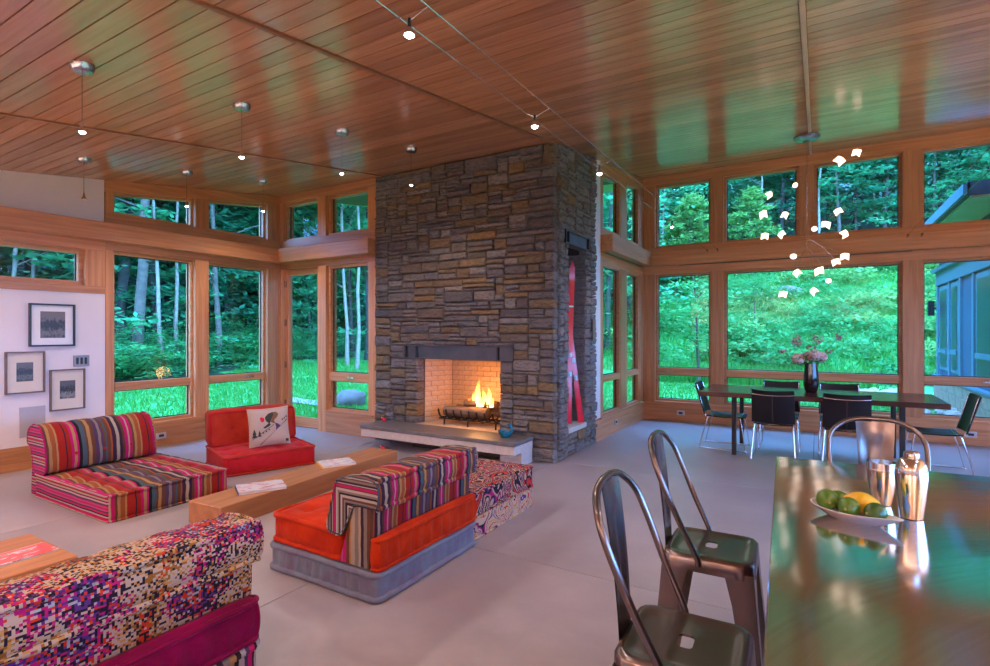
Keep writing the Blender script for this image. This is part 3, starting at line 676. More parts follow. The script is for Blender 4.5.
mb = MB(); mb.box(FX1+.025, FX1+.04, 6.50, 6.60, 1.35, 1.62); obj('damper_plate', mb, M['frame_brown'], fp, bevel=0.004, world=True)
# hearth
he = thing('hearth_bench', (-3.85, 5.2, 0), 0, 'long floating hearth of dark slab on pale stone before the fire', 'hearth')
mb = MB(); mb.box(-4.95, -2.72, 4.94, FY0-0.036, 0.240, 0.284); obj('top_slab', mb, M['hearth_slab'], he, bevel=0.005, world=True)
mb = MB(); mb.box(-4.94, -2.73, 4.95, FY0-0.036, 0.145, 0.240); obj('base_block', mb, M['hearth_base'], he, bevel=0.004, world=True)
mb = MB(); mb.box(-3.0, -2.735, 5.12, FY0-0.036, 0.0, 0.145); obj('support', mb, M['hearth_base'], he, world=True)
mb = MB(); mb.box(-4.4, -3.0, 5.32, FY0-0.036, 0.0, 0.145); obj('support', mb, M['mortar'], he, world=True)  # recessed block, its dark colour stands in for shade under the hearth
# ================================================================ fire
gr = thing('fire_grate', (-3.72, 5.68, 0.28), 0, 'black iron log grate with upturned bars in the firebox', 'grate')
for i in range(8):
    x = -0.40 + 0.8*i/7
    mb = MB(); mb.tube(bez([(x, -0.20, 0.20), (x, -0.17, 0.12), (x, -0.10, 0.085), (x, 0.10, 0.085), (x, 0.16, 0.14)], 4), 0.011, 6); obj('bar', mb, M['iron'], gr, smooth=40)
for y in (-0.11, 0.10):
    mb = MB(); mb.tube([(-0.45, y, 0.07), (0.45, y, 0.07)], 0.010, 6); obj('cross_rail', mb, M['iron'], gr, smooth=40)
for x in (-0.36, 0.0, 0.40):
    for s in (-1, 1):
        mb = MB(); mb.tube(bez([(x, 0.10*s, 0.075), (x+.02, 0.15*s, 0.06), (x+0.03, 0.17*s, 0.0)], 4), 0.011, 6); obj('leg', mb, M['iron'], gr, smooth=40)
def log(x, y, z, L, r, rz, ry, label):
    mb = MB(); n = 12; pts = []; rr = []; rnd = random.Random(int(x*100))
    for i in range(9): pts.append((-L/2+L*i/8, rnd.uniform(-.006,.006), rnd.uniform(-.006,.006))); rr.append(r*rnd.uniform(.9,1.05))
    mb.tube(pts, rr, n); o = obj('fire_log', mb, M['bark_log'], None, smooth=60); o.location = (x, y, z); o.rotation_euler = (0, ry, rz)
    props(o, label, 'log', 'logs on the grate')
log(-3.80, 5.64, 0.445, 0.62, 0.065, 0.08, 0.0, 'front log lying on the bars of the fire grate'); log(-3.70, 5.79, 0.445, 0.66, 0.06, 0.06, 0.0, 'rear log against the firebox back'); log(-3.62, 5.715, 0.548, 0.46, 0.05, 0.10, 0.0, 'small log laid on top of the two others')
fi = thing('fire', (-3.62, 5.70, 0.52), 0, 'bright orange flames rising from the logs', 'fire')
t = NT('flame'); sp = t.n('ShaderNodeSeparateXYZ'); t.l(t.coord('Generated'), sp.inputs[0])
c = t.ramp(sp.outputs[2], [(0.0, (1.0,0.62,0.22)), (0.45, (1.0,0.42,0.09)), (0.8, (1.0,0.22,0.03)), (1.0, (0.8,0.12,0.01))])
t.t.nodes.remove(t.b); em = t.n('ShaderNodeEmission'); t.l(c, em.inputs[0]); em.inputs[1].default_value = 5.0
tp = t.n('ShaderNodeBsdfTransparent'); mx = t.n('ShaderNodeMixShader'); nf = t.noise(t.coord(), 22, 2)
fac = t.math('MINIMUM', t.math('ADD', t.math('MULTIPLY', t.math('POWER', sp.outputs[2], 1.4), 0.75), t.math('MULTIPLY', nf, 0.35)), 0.95); t.l(fac, mx.inputs[0]); t.l(em.outputs[0], mx.inputs[1]); t.l(tp.outputs[0], mx.inputs[2]); t.l(mx.outputs[0], t.out.inputs[0]); M['flame'] = t.m
rf = random.Random(5)
for x, h, w in ((-0.16,0.10,0.04),(-0.09,0.20,0.045),(-0.03,0.36,0.05),(0.04,0.24,0.045),(0.11,0.27,0.045),(0.17,0.14,0.04),(0.02,0.15,0.07),(-0.24,0.06,0.03)):
    mb = MB(); pts = []; rr = []; ph = rf.uniform(0, 6)
    for i in range(11):
        u = i/10; pts.append((x+0.03*u*math.sin(3.5*u+ph), rf.uniform(-.05,.05)*0+0.02*math.sin(ph), h*u)); rr.append(max(0.002, w*(0.55+1.1*u-1.65*u*u)*(1-u*0.15)))
    mb.tube(pts, rr, 10); obj('flame', mb, M['flame'], fi, smooth=180)
def lamp_light(name, typ, loc, energy, color, parent=None, size=0.03, **kw):
    d = bpy.data.lights.new(name, typ); d.energy = energy; d.color = color
    if typ in ('POINT', 'SPOT'): d.shadow_soft_size = size
    for k, v in kw.items(): setattr(d, k, v)
    o = bpy.data.objects.new(name, d); COL.objects.link(o); o.location = loc
    if parent is not None: o.parent = parent
    return o
lamp_light('fire_light', 'POINT', (0.0, -0.03, 0.14), LAMP['fire'], (1.0, 0.42, 0.12), fi, 0.12)
# ================================================================ skis in the niche
def ski(x0, y0, z0, x1, y1, z1, label):
    a, b = Vector((x0,y0,z0)), Vector((x1,y1,z1)); L = (b-a).length; s = thing('ski', (x0,y0,z0), 0, label, 'ski', 'pair of skis')
    z = (b-a).normalized(); yv = Vector((0.55, -0.83, 0)); yv = (yv - z*yv.dot(z)).normalized(); xv = yv.cross(z); R_ = Matrix((xv, yv, z)).transposed().to_4x4()
    mb = MB(); n = 24; vs_ = []; fs = []
    for i in range(n+1):
        u = i/n; w = 0.037*(1 - 0.22*math.sin(PI*min(u/0.9,1))); w *= 1 if u < 0.93 else math.sqrt(max(0.0, 1-((u-0.93)/0.07)**2))*0.98+0.02
        bend = 0.0 if u < 0.86 else 0.06*((u-0.86)/0.14)**2; th = 0.007
        vs_ += [(-w, -th+bend, u*L), (w, -th+bend, u*L), (w, th+bend, u*L), (-w, th+bend, u*L)]
        if i:
            k = 4*(i-1); fs += [(k+q, k+(q+1)%4, k+4+(q+1)%4, k+4+q) for q in range(4)]
    fs += [(3,2,1,0), tuple(4*n+q for q in range(4))]; mb.add(vs_, fs); mb.xf(R_); obj('ski_body', mb, M['ski_red'], s, smooth=40)
    for u in (0.30, 0.42):
        mb = MB(); mb.box(-0.022, 0.022, 0.007, 0.03, u*L-0.03, u*L+0.03); mb.box(-0.012, 0.012, 0.03, 0.045, u*L-0.02, u*L+0.02); mb.xf(R_); obj('binding', mb, M['ski_binding'], s, bevel=0.004)
    for u in (0.72, 0.9):
        mb = MB(); mb.box(-0.03, 0.03, 0.0071, 0.009, u*L-0.008, u*L+0.008); mb.xf(R_); obj('stripe_mark', mb, M['white_china'], s)
ski(-2.60, 6.09, 0.336, -2.63, 6.27, 2.33, 'red ski standing straight in the chimney niche'); ski(-2.50, 6.245, 0.336, -2.72, 6.20, 2.16, 'red ski slanting across the niche, foot to the right')
# ================================================================ small things on the hearth
hb = thing('hen_bowl', (-2.98, 5.20, 0.28), 0.3, 'small teal glazed bowl with a bird neck on the hearth', 'bowl')
mb = MB(); mb.lathe([(0.03,0),(0.05,0.005),(0.075,0.04),(0.082,0.075),(0.076,0.075),(0.068,0.04),(0.03,0.015)], 20); obj('bowl_body', mb, M['teal_glaze'], hb, smooth=40)
mb = MB(); mb.tube(bez([(0.06,0,0.06),(0.07,0,0.10),(0.06,0,0.13),(0.05,0,0.145)], 5), [0.024]*5+[0.018]*5+[0.022]*5+[0.012], 8); mb.ball((0.052,0,0.14),0.02); obj('bird_neck', mb, M['teal_glaze'], hb, smooth=60)
mb = MB(); mb.tube([(0.045,0,0.14),(0.015,0,0.135)], [0.009,0.002], 6); obj('beak', mb, M['teal_glaze'], hb, smooth=60)
def toy(loc, rz, label):
    o = thing('toy_bird', loc, rz, label, 'ornament')
    mb = MB(); mb.ball((0,0,0.022),(0.035,0.022,0.022)); mb.ball((-0.032,0,0.042),(0.018,0.016,0.016)); obj('body', mb, M['ornament_red'], o, smooth=60)
    mb = MB(); mb.hexa([(0.02,-.018,0.018),(0.085,-.012,0.018),(0.085,.012,0.018),(0.02,.018,0.018),(0.02,-.014,0.034),(0.085,-.01,0.028),(0.085,.01,0.028),(0.02,.014,0.034)]); obj('tail', mb, M['frame_black'], o, bevel=0.003)
    mb = MB(); mb.ball((-0.04,-0.006,0.05), 0.008); obj('white_spot', mb, M['white_china'], o, smooth=60)
toy((-4.86, 5.30, 0.28), 0.2, 'tiny red ornament with dark tail on top of the hearth'); toy((-4.58, 4.98, 0.0), 0.2, 'red ornament with dark tail on the floor under the hearth')
# ================================================================ cushions
def soft_box(sx, sy, sz, r=0.03, tufts=None, td=0.03, puff=0.015, pleat=0.0, pl=0.085, roll=0.0, step=0.028, seed=1):
    hx, hy, hz = sx/2, sy/2, sz/2; nx, ny, nz = max(2,int(sx/step)), max(2,int(sy/step)), max(4,int(sz/step*1.4)); idx = {}; V = []; F = []
    def vid(i, j, k):
        if (i,j,k) not in idx: idx[(i,j,k)] = len(V); V.append((-hx+sx*i/nx, -hy+sy*j/ny, -hz+sz*k/nz))
        return idx[(i,j,k)]
    for i in range(nx):
        for j in range(ny):
            F.append((vid(i,j,nz),vid(i+1,j,nz),vid(i+1,j+1,nz),vid(i,j+1,nz))); F.append((vid(i,j,0),vid(i,j+1,0),vid(i+1,j+1,0),vid(i+1,j,0)))
    for i in range(nx):
        for k in range(nz):
            F.append((vid(i,0,k),vid(i+1,0,k),vid(i+1,0,k+1),vid(i,0,k+1))); F.append((vid(i,ny,k),vid(i,ny,k+1),vid(i+1,ny,k+1),vid(i+1,ny,k)))
    for j in range(ny):
        for k in range(nz):
            F.append((vid(0,j,k),vid(0,j,k+1),vid(0,j+1,k+1),vid(0,j+1,k))); F.append((vid(nx,j,k),vid(nx,j+1,k),vid(nx,j+1,k+1),vid(nx,j,k+1)))
    tp = []
    if tufts:
        for a in range(tufts[0]):
            for b in range(tufts[1]): tp.append((-hx+sx*(a+.5)/tufts[0], -hy+sy*(b+.5)/tufts[1]))
    out = []
    for (x, y, z) in V:
        q = Vector((max(-hx+r,min(hx-r,x)), max(-hy+r,min(hy-r,y)), max(-hz+r,min(hz-r,z)))); d = Vector((x,y,z))-q
        p = q + d.normalized()*r if d.length > 1e-6 else q
        fx = max(0,1-(x/hx)**4); fy = max(0,1-(y/hy)**4); fz = max(0,1-(z/hz)**2)
        nz_ = noise.noise(Vector((x*5+seed*7, y*5, z*5)))
        if z > hz - 1e-6:
            p.z += puff*fx*fy*(1+0.6*nz_)
            for (a, b) in tp:
                r2 = ((x-a)**2+(y-b)**2); p.z -= td*(0.65*math.exp(-r2/0.0016)+0.35*math.exp(-r2/0.012))
        sidex, sidey = abs(x) > hx-1e-6, abs(y) > hy-1e-6
        bul = puff*0.5*fz*(1+nz_)
        if sidex: p.x += math.copysign(bul*fy + pleat*fz*(abs(math.sin(PI*y/pl))**0.6*2-1.5) + roll*(max(0,(abs(z)/hz-0.7))/0.3*math.sin(PI*min(1,(abs(z)/hz-0.7)/0.3)) if abs(z) > .7*hz else 0), x)
        if sidey: p.y += math.copysign(bul*fx + pleat*fz*(abs(math.sin(PI*x/pl))**0.6*2-1.5), y)
        out.append(tuple(p))
    return MB().add(out, F), tp
def ring_pts(hx, hy, z, r, n=5, wob=0.0, seed=0):
    pts = []
    for cx, cy, a0 in ((hx-r,hy-r,0),(-hx+r,hy-r,PI/2),(-hx+r,-hy+r,PI),(hx-r,-hy+r,3*PI/2)):
        for k in range(n+1): a = a0+PI/2*k/n; pts.append((cx+r*math.cos(a), cy+r*math.sin(a), z))
    P = []; m = len(pts)
    for i in range(m):
        a, b = Vector(pts[i]), Vector(pts[(i+1)%m]); k = max(1, int((b-a).length/0.05))
        for q in range(k): p = a+(b-a)*q/k; p.z += wob*noise.noise(Vector((p.x*14+seed, p.y*14, z*9))); P.append(p)
    return P
def cushion(name, parent, c, size, mat, tufts=None, r=0.028, pip=0.013, btn=True, rotz=0, pipmat=None, **kw):
    """soft block with rolled seams and buttons; c = centre of its underside in the parent's frame"""
    mb, tp = soft_box(*size, r=r, tufts=tufts, **kw); o = bpy.data.objects.new(name, mesh(name, mb, mat, smooth=70)); COL.objects.link(o)
    o.location = (c[0], c[1], c[2]+size[2]/2); o.rotation_euler = (0,0,rotz); o.parent = parent
    if pip:
        for s in (-1, 1):
            mb = MB(); mb.tube(ring_pts(size[0]/2+pip*.2, size[1]/2+pip*.2, s*(size[2]/2-pip*.9), r+.012, 4, 0.006, s*3), pip, 7, closed=True); place('piping', mesh('piping', mb, pipmat or mat, smooth=60), (0,0,0), o)
    if tp and btn:
        for a, b in tp:
            m_ = MB(); m_.ball((a, b, size[2]/2 + kw.get('puff', .015) - kw.get('td', .03) - 0.001), (0.012, 0.012, 0.006), 8, 6); place('button', mesh('button', m_, pipmat or mat, smooth=60), (0,0,0), o)
    return o
def drape(name, parent, prof, y0, y1, mat, amp=0.008, lam=0.155, n=40, rnd_=2, z=0, sag=0.0):
    """padded fabric: closed outline (x,z) run along y, quilted"""
    P = [Vector(p) for p in prof]
    for _ in range(rnd_):
        Q = []
        for i in range(len(P)): a, b = P[i], P[(i+1)%len(P)]; Q += [a*.8+b*.2, a*.2+b*.8]
        P = Q
    m = len(P); V = []; F = []; area = sum(P[i].x*P[(i+1)%m].y-P[(i+1)%m].x*P[i].y for i in range(m)); sg = 1 if area > 0 else -1
    for j in range(n+1):
        y = y0+(y1-y0)*j/n; e = min(1, min(j, n-j)/3.0); am = amp*(abs(math.sin(PI*(y-y0)/lam))**0.6*1.6-0.8)*e - 0.008*(1-e)
        for i in range(m):
            tg = (P[(i+1)%m]-P[i-1]); nn = Vector((tg.y, -tg.x)).normalized()*sg
            a2 = am*(0.6+0.4*math.sin(i*2.1)) + 0.006*noise.noise(Vector((P[i].x*6, y*4, P[i].y*6))); V.append((P[i].x+nn.x*a2, y, P[i].y+nn.y*a2 - sag*math.sin(PI*j/n)))
    for j in range(n):
        for i in range(m): F.append((j*m+i, j*m+(i+1)%m, (j+1)*m+(i+1)%m, (j+1)*m+i))
    F.append(tuple(range(m))); F.append(tuple(n*m+i for i in range(m-1,-1,-1)))
    return obj(name, MB().add(V, F), mat, parent, smooth=65)
def edge_cords(parent, prof, ys, mat, r=0.008):
    for y in ys:
        P = [Vector(p) for p in prof]
        for _ in range(2):
            Q = []
            for i in range(len(P)): a, b = P[i], P[(i+1)%len(P)]; Q += [a*.8+b*.2, a*.2+b*.8]
            P = Q
        c = parent.location
        mb = MB(); mb.tube([(p.x-c.x, y-c.y, p.y-c.z) for p in P], r, 6, closed=True); place('piping', mesh('piping', mb, mat, smooth=60), (0,0,0), parent)
def module_sofa(loc, label, basem, seatm, backm, wedgem, wedge_end, L=0.95):
    """low sofa: base cushion, seat cushion, wedge and folded back on its east side; local origin = floor at the south west corner"""
    s = thing('floor_sofa', loc, 0, label, 'sofa')
    cushion('base_cushion', s, (0.445, L/2, 0), (0.88, L, 0.165), basem, pleat=0.008, pl=0.075, puff=0.018, r=0.03, pip=0.019, seed=3, step=0.015)
    cushion('seat_cushion', s, (0.315, L/2, 0.168), (0.61, L-0.02, 0.175), seatm, tufts=(2, 3), pleat=0.003, puff=0.022, td=0.045, r=0.04, pip=0.016, seed=5)
    mb = MB(); mb.prism([(0.60, 0.17), (0.835, 0.17), (0.845, 0.53), (0.71, 0.53)], 'y', 0.005, L-0.005); w = obj('wedge', mb, wedgem, s, bevel=0.012, seg=2, smooth=50)
    mb = MB(); mb.prism([(0.605, 0.175), (0.83, 0.175), (0.84, 0.52), (0.715, 0.52)], 'y', -0.003, 0.006); obj('end_panel', mb, wedge_end, w, world=False).location -= w.location
    mb = MB(); mb.prism([(0.605, 0.175), (0.83, 0.175), (0.84, 0.52), (0.715, 0.52)], 'y', L-0.006, L+0.003); obj('end_panel', mb, wedge_end, w, world=False).location -= w.location
    cushion('bolster', s, (0.863, L/2, 0.168), (0.055, L, 0.175), seatm, r=0.024, pip=0.012, pleat=0.014, pl=0.095, puff=0.018, step=0.013)
    pf = [(0.50, 0.335), (0.62, 0.315), (0.69, 0.44), (0.715, 0.505), (0.80, 0.51), (0.885, 0.505), (0.90, 0.575), (0.89, 0.65), (0.74, 0.66), (0.585, 0.635), (0.555, 0.52)]
    d = drape('back_cushion', s, pf, -0.01, L+0.01, backm); edge_cords(d, pf, (-0.008, L+0.008), backm)
    pr_ = [(0.893, 0.50), (0.893, 0.655)]
    for z in (0.505, 0.652):
        mb = MB(); mb.tube([(0.885+0.004*math.sin(k*1.3), -0.005+(L+.01)*k/24, z+0.004*math.sin(k*0.9)) for k in range(25)], 0.014, 7); mb.v = [(a-d.location.x, b-d.location.y, c-d.location.z) for a, b, c in mb.v]; place('piping', mesh('piping', mb, backm, smooth=60), (0,0,0), d)
    return s
module_sofa((-2.89, 2.13, 0), 'orange velvet floor sofa with striped back on a grey blue base, centre of the room', M['linen_blue'], M['velvet_orange'], M['stripe_back'], M['stripe_wedge'], M['stripe_wedge_end'])
module_sofa((-2.89, 0.47, 0), 'floor sofa in the near left corner with pixel patterned back and magenta cushion', M['stripe_base'], M['velvet_magenta'], M['mosaic_weave'], M['mosaic_weave'], M['mosaic_weave'])
# patterned ottoman of two cushions
ot = thing('ottoman', (-2.47, 3.58, 0), 0, 'two stacked floral patterned floor cushions beside the orange sofa', 'ottoman')
cushion('lower_cushion', ot, (0, 0, 0), (0.86, 0.90, 0.162), M['flame_weave'], puff=0.01, r=0.02, pip=0.01, seed=8)
cushion('upper_cushion', ot, (0, 0, 0.165), (0.86, 0.90, 0.165), M['flame_weave_top'], tufts=(3, 3), puff=0.012, td=0.02, r=0.02, pip=0.01, seed=9)
# striped sofa by the plaster wall
ss = thing('floor_sofa', (-5.27, 2.47, 0), 0, 'low sofa striped all over in pink and brown by the framed prints', 'sofa')
cushion('seat_cushion', ss, (0, 0, 0), (1.33, 0.97, 0.21), M['stripe_seat'], tufts=(5, 5), puff=0.016, td=0.036, r=0.03, pip=0.011, seed=11)
pf = [(-0.68, 0.22), (-0.44, 0.215), (-0.42, 0.33), (-0.455, 0.50), (-0.55, 0.62), (-0.69, 0.64), (-0.80, 0.57), (-0.81, 0.46), (-0.75, 0.44), (-0.73, 0.42), (-0.70, 0.33)]
d = drape('back_cushion', ss, pf, -0.49, 0.41, M['stripe_seat'], amp=0.009, lam=0.225); edge_cords(d, pf, (-0.488, 0.408), M['stripe_seat'])
for y in (-0.265, -0.04, 0.185):
    m_ = MB(); m_.ball((-0.427, y, 0.37), (0.008, 0.014, 0.014), 8, 6); m_.v = [(a-d.location.x, b-d.location.y, c-d.location.z) for a, b, c in m_.v]; place('button', mesh('button', m_, M['velvet_rust'], smooth=60), (0,0,0), d)
mb = MB(); mb.prism([(-0.80, 0.0), (-0.67, 0.0), (-0.67, 0.42), (-0.77, 0.44)], 'y', -0.47, 0.39); obj('wedge', mb, M['stripe_seat'], ss, bevel=0.015, seg=2, smooth=50)
# red sofa
rd = thing('floor_sofa', (-5.285, 3.77, 0), math.radians(-19), 'small bright red floor sofa under the window with a skier pillow', 'sofa')
cushion('seat_cushion', rd, (0, 0, 0), (0.80, 0.92, 0.20), M['velvet_red'], tufts=(3, 4), puff=0.02, td=0.036, r=0.026, pip=0.012, pipmat=M['velvet_rust'], seed=13)
mb, _ = soft_box(0.20, 0.92, 0.37, r=0.03, puff=0.02, step=0.03)
V = []
for (x, y, z) in mb.v:
    if x > 0.05:
        for ty in (-0.23, 0.23): x -= 0.03*math.exp(-((y-ty)**2+z**2)/0.006)
    V.append((x - 0.05*(z+.185)/.37, y, z))
mb.v = V; bk = place('back_cushion', mesh('back_cushion', mb, M['velvet_rust'], smooth=70), (-0.29, 0, 0.20+0.19), rd)
for x in (0.10, -0.115):
    pts = ring_pts(0.175, 0.45, 0, 0.04, 4, 0.004); m_ = MB(); m_.tube([(x - 0.05*(p.x+.185)/.37, p.y, p.x) for p in pts], 0.012, 7, closed=True); place('piping', mesh('piping', m_, M['velvet_red'], smooth=60), (0,0,0), bk)
for ty in (-0.23, 0.23):
    m_ = MB(); m_.ball((0.058, ty, 0.0), (0.008, 0.014, 0.014), 8, 6); place('button', mesh('button', m_, M['velvet_red'], smooth=60), (0,0,0), bk)
# skier pillow leaning on the red back: local x right, z up, face toward -y
pw = 0.42
pi_ = thing('pillow', (-5.065, 3.73, 0.222), 0, 'cream pillow with a skier picture leaning on the red sofa', 'pillow')
pi_.rotation_euler = (math.radians(-14), math.radians(-3), math.radians(71-14))
V = []; F = []; n = 14
for s in (1, -1):
    for i in range(n+1):
        for j in range(n+1):
            u, v = i/n*2-1, j/n*2-1; pk = 1 - 0.06*(1-abs(u)**2)*abs(v)**3; pk2 = 1 - 0.06*(1-abs(v)**2)*abs(u)**3
            th = 0.055*max(0,(1-u**4)*(1-v**4))**0.6; V.append((u*pw/2*pk2, -s*th, pw/2*(v*pk)+pw/2))
N = (n+1)**2
for s in (0, 1):
    for i in range(n):
        for j in range(n):
            a = s*N+i*(n+1)+j; F.append((a, a+n+1, a+n+2, a+1) if s == 0 else (a+1, a+n+2, a+n+1, a))
plain('pillow_wool', (0.42, 0.31, 0.25), 0.95, vary=0.06, nscale=90, bump=0.3); plain('knit_black', (0.03, 0.035, 0.03), 0.95); plain('knit_brown', (0.16, 0.075, 0.035), 0.95); plain('knit_navy', (0.05, 0.035, 0.12), 0.95); plain('knit_red', (0.55, 0.01, 0.03), 0.95)
obj('pillow_body', MB().add(V, F), M['pillow_wool'], pi_, smooth=80)
def patch(name, poly, mat):     # knitted figure lying on the pillow face
    P = []
    for (u, v) in poly: P.append((u*2-1, 1-v*2))
    vs_ = []
    for off in (0.005, -0.004):
        for u, v in P: th = 0.055*max(0,(1-u**4)*(1-v**4))**0.6; vs_.append((u*pw/2, -(th+off), pw/2*v+pw/2))
    k = len(P); mb = MB().add(vs_, [tuple(range(k)), tuple(range(2*k-1,k-1,-1))]+[(i,i+k,(i+1)%k+k,(i+1)%k) for i in range(k)]); obj(name, mb, mat, pi_)
def strip(a, b, w, k=8):
    a, b = Vector(a), Vector(b); d_ = (b-a).normalized(); nn = Vector((-d_.y, d_.x))*w; up = [a+(b-a)*i/k+nn for i in range(k+1)]; dn = [a+(b-a)*i/k-nn for i in range(k,-1,-1)]; return [tuple(p) for p in up+dn]
patch('skier_hat', [(0.30,0.27),(0.34,0.25),(0.40,0.29),(0.40,0.36),(0.36,0.39),(0.31,0.36)], M['knit_red'])
patch('skier_torso', [(0.42,0.26),(0.50,0.18),(0.60,0.15),(0.62,0.22),(0.57,0.32),(0.52,0.44),(0.45,0.38),(0.42,0.32)], M['knit_black'])
patch('skier_arm', [(0.50,0.42),(0.55,0.46),(0.50,0.51),(0.40,0.55),(0.36,0.53),(0.44,0.47)], M['knit_black'])
patch('skier_hip', [(0.60,0.15),(0.69,0.15),(0.74,0.21),(0.71,0.28),(0.63,0.36),(0.65,0.45),(0.58,0.42),(0.54,0.40),(0.58,0.30)], M['knit_brown'])
patch('skier_legs', [(0.65,0.43),(0.72,0.46),(0.78,0.52),(0.70,0.58),(0.66,0.63),(0.67,0.54)], M['knit_navy'])
patch('ski_line', strip((0.27,0.95),(0.95,0.36),0.008), M['knit_black'])
patch('hill_line', strip((0.10,0.80),(0.62,0.47),0.006), M['knit_black'])
for x, y, s in ((0.15,0.76,0.13),(0.27,0.74,0.09)):
    patch('knit_tree', [(x-s*.5,y),(x-s*.2,y-s*.6),(x-s*.35,y-s*.65),(x,y-s*1.7),(x+s*.35,y-s*.65),(x+s*.2,y-s*.6),(x+s*.5,y)], M['knit_black'])
for x, y in ((0.36,0.66),(0.43,0.63),(0.50,0.59),(0.83,0.36),(0.88,0.33),(0.93,0.29)): patch('knit_bush', [(x-.025,y+.02),(x,y-.03),(x+.025,y+.01)], M['knit_black'])
patch('corner_mark', [(0.88,0.86),(0.95,0.86),(0.95,0.93),(0.88,0.93)], M['knit_black'])
# ================================================================ timber tables and magazines
be = thing('timber_bench', (-4.0, 3.38, 0), math.radians(4.3), 'long solid timber beam bench between the sofas', 'bench')
mb = MB(); mb.box(-0.185, 0.185, -1.06, 1.06, 0, 0.168); obj('beam', mb, M['timber'], be, bevel=0.006)
tb = thing('timber_table', (-3.98, 0.86, 0), 0, 'square topped timber block table at the left edge of the picture', 'table')
mb = MB(); mb.box(-0.33, 0.33, -0.56, 0.56, 0, 0.168); obj('block', mb, M['timber'], tb, bevel=0.006)
def magazine(loc, rz, w, h, th, cov, edge, label):
    m_ = thing('magazine', loc, rz, label, 'magazine')
    mb = MB(); mb.box(-w/2+.002, w/2-.003, -h/2+.002, h/2-.002, 0.001, th-.002); obj('pages', mb, M['paper_edge'], m_)
    mb = MB(); mb.box(-w/2, w/2, -h/2, h/2, th-.002, th); obj('front_cover', mb, cov, m_)
    mb = MB(); mb.box(-w/2-.002, -w/2+.002, -h/2, h/2, 0, th); mb.box(-w/2, w/2, -h/2, h/2, 0, .0012); obj('spine', mb, edge, m_)
magazine((-3.92, 2.80, 0.168), math.radians(62), 0.36, 0.26, 0.022, M['cover_skier'], M['spine_navy'], 'thick magazine with a skier cover on the near end of the bench')
magazine((-4.02, 3.70, 0.168), math.radians(62), 0.32, 0.25, 0.02, M['cover_white'], M['spine_yellow'], 'pale magazine with yellow spine on the far half of the bench')
magazine((-3.915, 1.18, 0.168), math.radians(2), 0.20, 0.42, 0.012, M['cover_red'], M['paper_edge'], 'red covered magazine on the timber block table')
# ================================================================ prints and wall fittings
def print_frame(y0, y1, z0, z1, fm, matm, pm, fr_, label, ins, pic):
    c = ((XL+0.022), (y0+y1)/2, (z0+z1)/2); o = thing('picture_frame', (XL+0.016, c[1], z0), 0, label, 'picture', 'framed prints on the plaster wall')
    mb = MB(); x0, x1 = XL+0.001, XL+0.032
    mb.box(x0,x1,y0,y1,z0,z0+fr_); mb.box(x0,x1,y0,y1,z1-fr_,z1); mb.box(x0,x1,y0,y0+fr_,z0+fr_,z1-fr_); mb.box(x0,x1,y1-fr_,y1,z0+fr_,z1-fr_); obj('frame', mb, fm, o, world=True)
    mb = MB(); mb.box(x0,x0+.012,y0+fr_,y1-fr_,z0+fr_,z1-fr_); obj('mat_board', mb, matm, o, world=True)
    mb = MB(); mb.box(x0+.012,x0+.014,y0+pic[0]*(y1-y0),y0+pic[1]*(y1-y0),z0+pic[2]*(z1-z0),z0+pic[3]*(z1-z0)); obj('print', mb, pm, o, world=True)
    return o
print_frame(2.343, 2.754, 1.297, 1.761, M['frame_black'], M['mat_board'], M['print_forest'], 0.018, 'largest print in a black frame, dark trees on white mat', 0, (0.24,0.78,0.20,0.82))
print_frame(2.147, 2.48, 0.806, 1.248, M['frame_brown'], M['mat_cream'], M['print_lake'], 0.016, 'brown framed print of a lake, lowest left of the three', 0, (0.28,0.70,0.29,0.74))
print_frame(2.524, 2.85, 0.588, 1.041, M['frame_brown'], M['mat_cream'], M['print_track'], 0.014, 'brown framed print with a white diagonal track, under the switches', 0, (0.28,0.72,0.28,0.72))
sw = thing('switch_plate', (XL+0.005, 2.82, 1.064), 0, 'bronze plate with three light switches beside the prints', 'switch')
mb = MB(); mb.box(XL, XL+0.008, 2.744, 2.899, 1.064, 1.19); obj('plate', mb, M['bronze'], sw, bevel=0.002, world=True)
for k in range(3):
    y = 2.782+0.04*k; mb = MB(); mb.box(XL+0.008, XL+0.014, y-0.012, y+0.012, 1.09, 1.165); obj('rocker', mb, M['outlet_dark'], sw, bevel=0.002, world=True)
mb = MB(); mb.box(XL, XL+0.006, 2.268, 2.489, 0.34, 0.66); props(obj('wall_grille', mb, M['vent_grey'], None, bevel=0.002), 'flat grey square grille low on the plaster wall', 'grille')
def outlet(pos, axis, label):
    o = thing('outlet', pos, 0, label, 'outlet'); x, y, z = pos; q = MB(); e = MB(); s = 0.012
    if axis == 'x': q.box(x-.06,x+.06,y-s,y,z,z+.075); e.box(x-.03,x+.03,y-s-.003,y-s,z+.022,z+.053)
    elif axis == 'L': q.box(x,x+s,y-.06,y+.06,z,z+.075); e.box(x+s,x+s+.003,y-.03,y+.03,z+.022,z+.053)
    obj('plate', q, M['outlet_face'] if axis != 'S' else M['outlet_dark'], o, bevel=0.002, world=True); obj('socket', e, M['outlet_dark'], o, world=True)
outlet((-1.90, YR-0.012, 0.10), 'x', 'outlet in the base panel under the corner window'); outlet((1.70, YR-0.012, 0.10), 'x', 'outlet in the base panel right of the end chair')
outlet((XL+0.012, 3.68, 0.10), 'L', 'outlet behind the striped sofa under the window'); outlet((XS+0.03, 7.55, 0.12), 'L', 'outlet on the base panel right of the chimney')
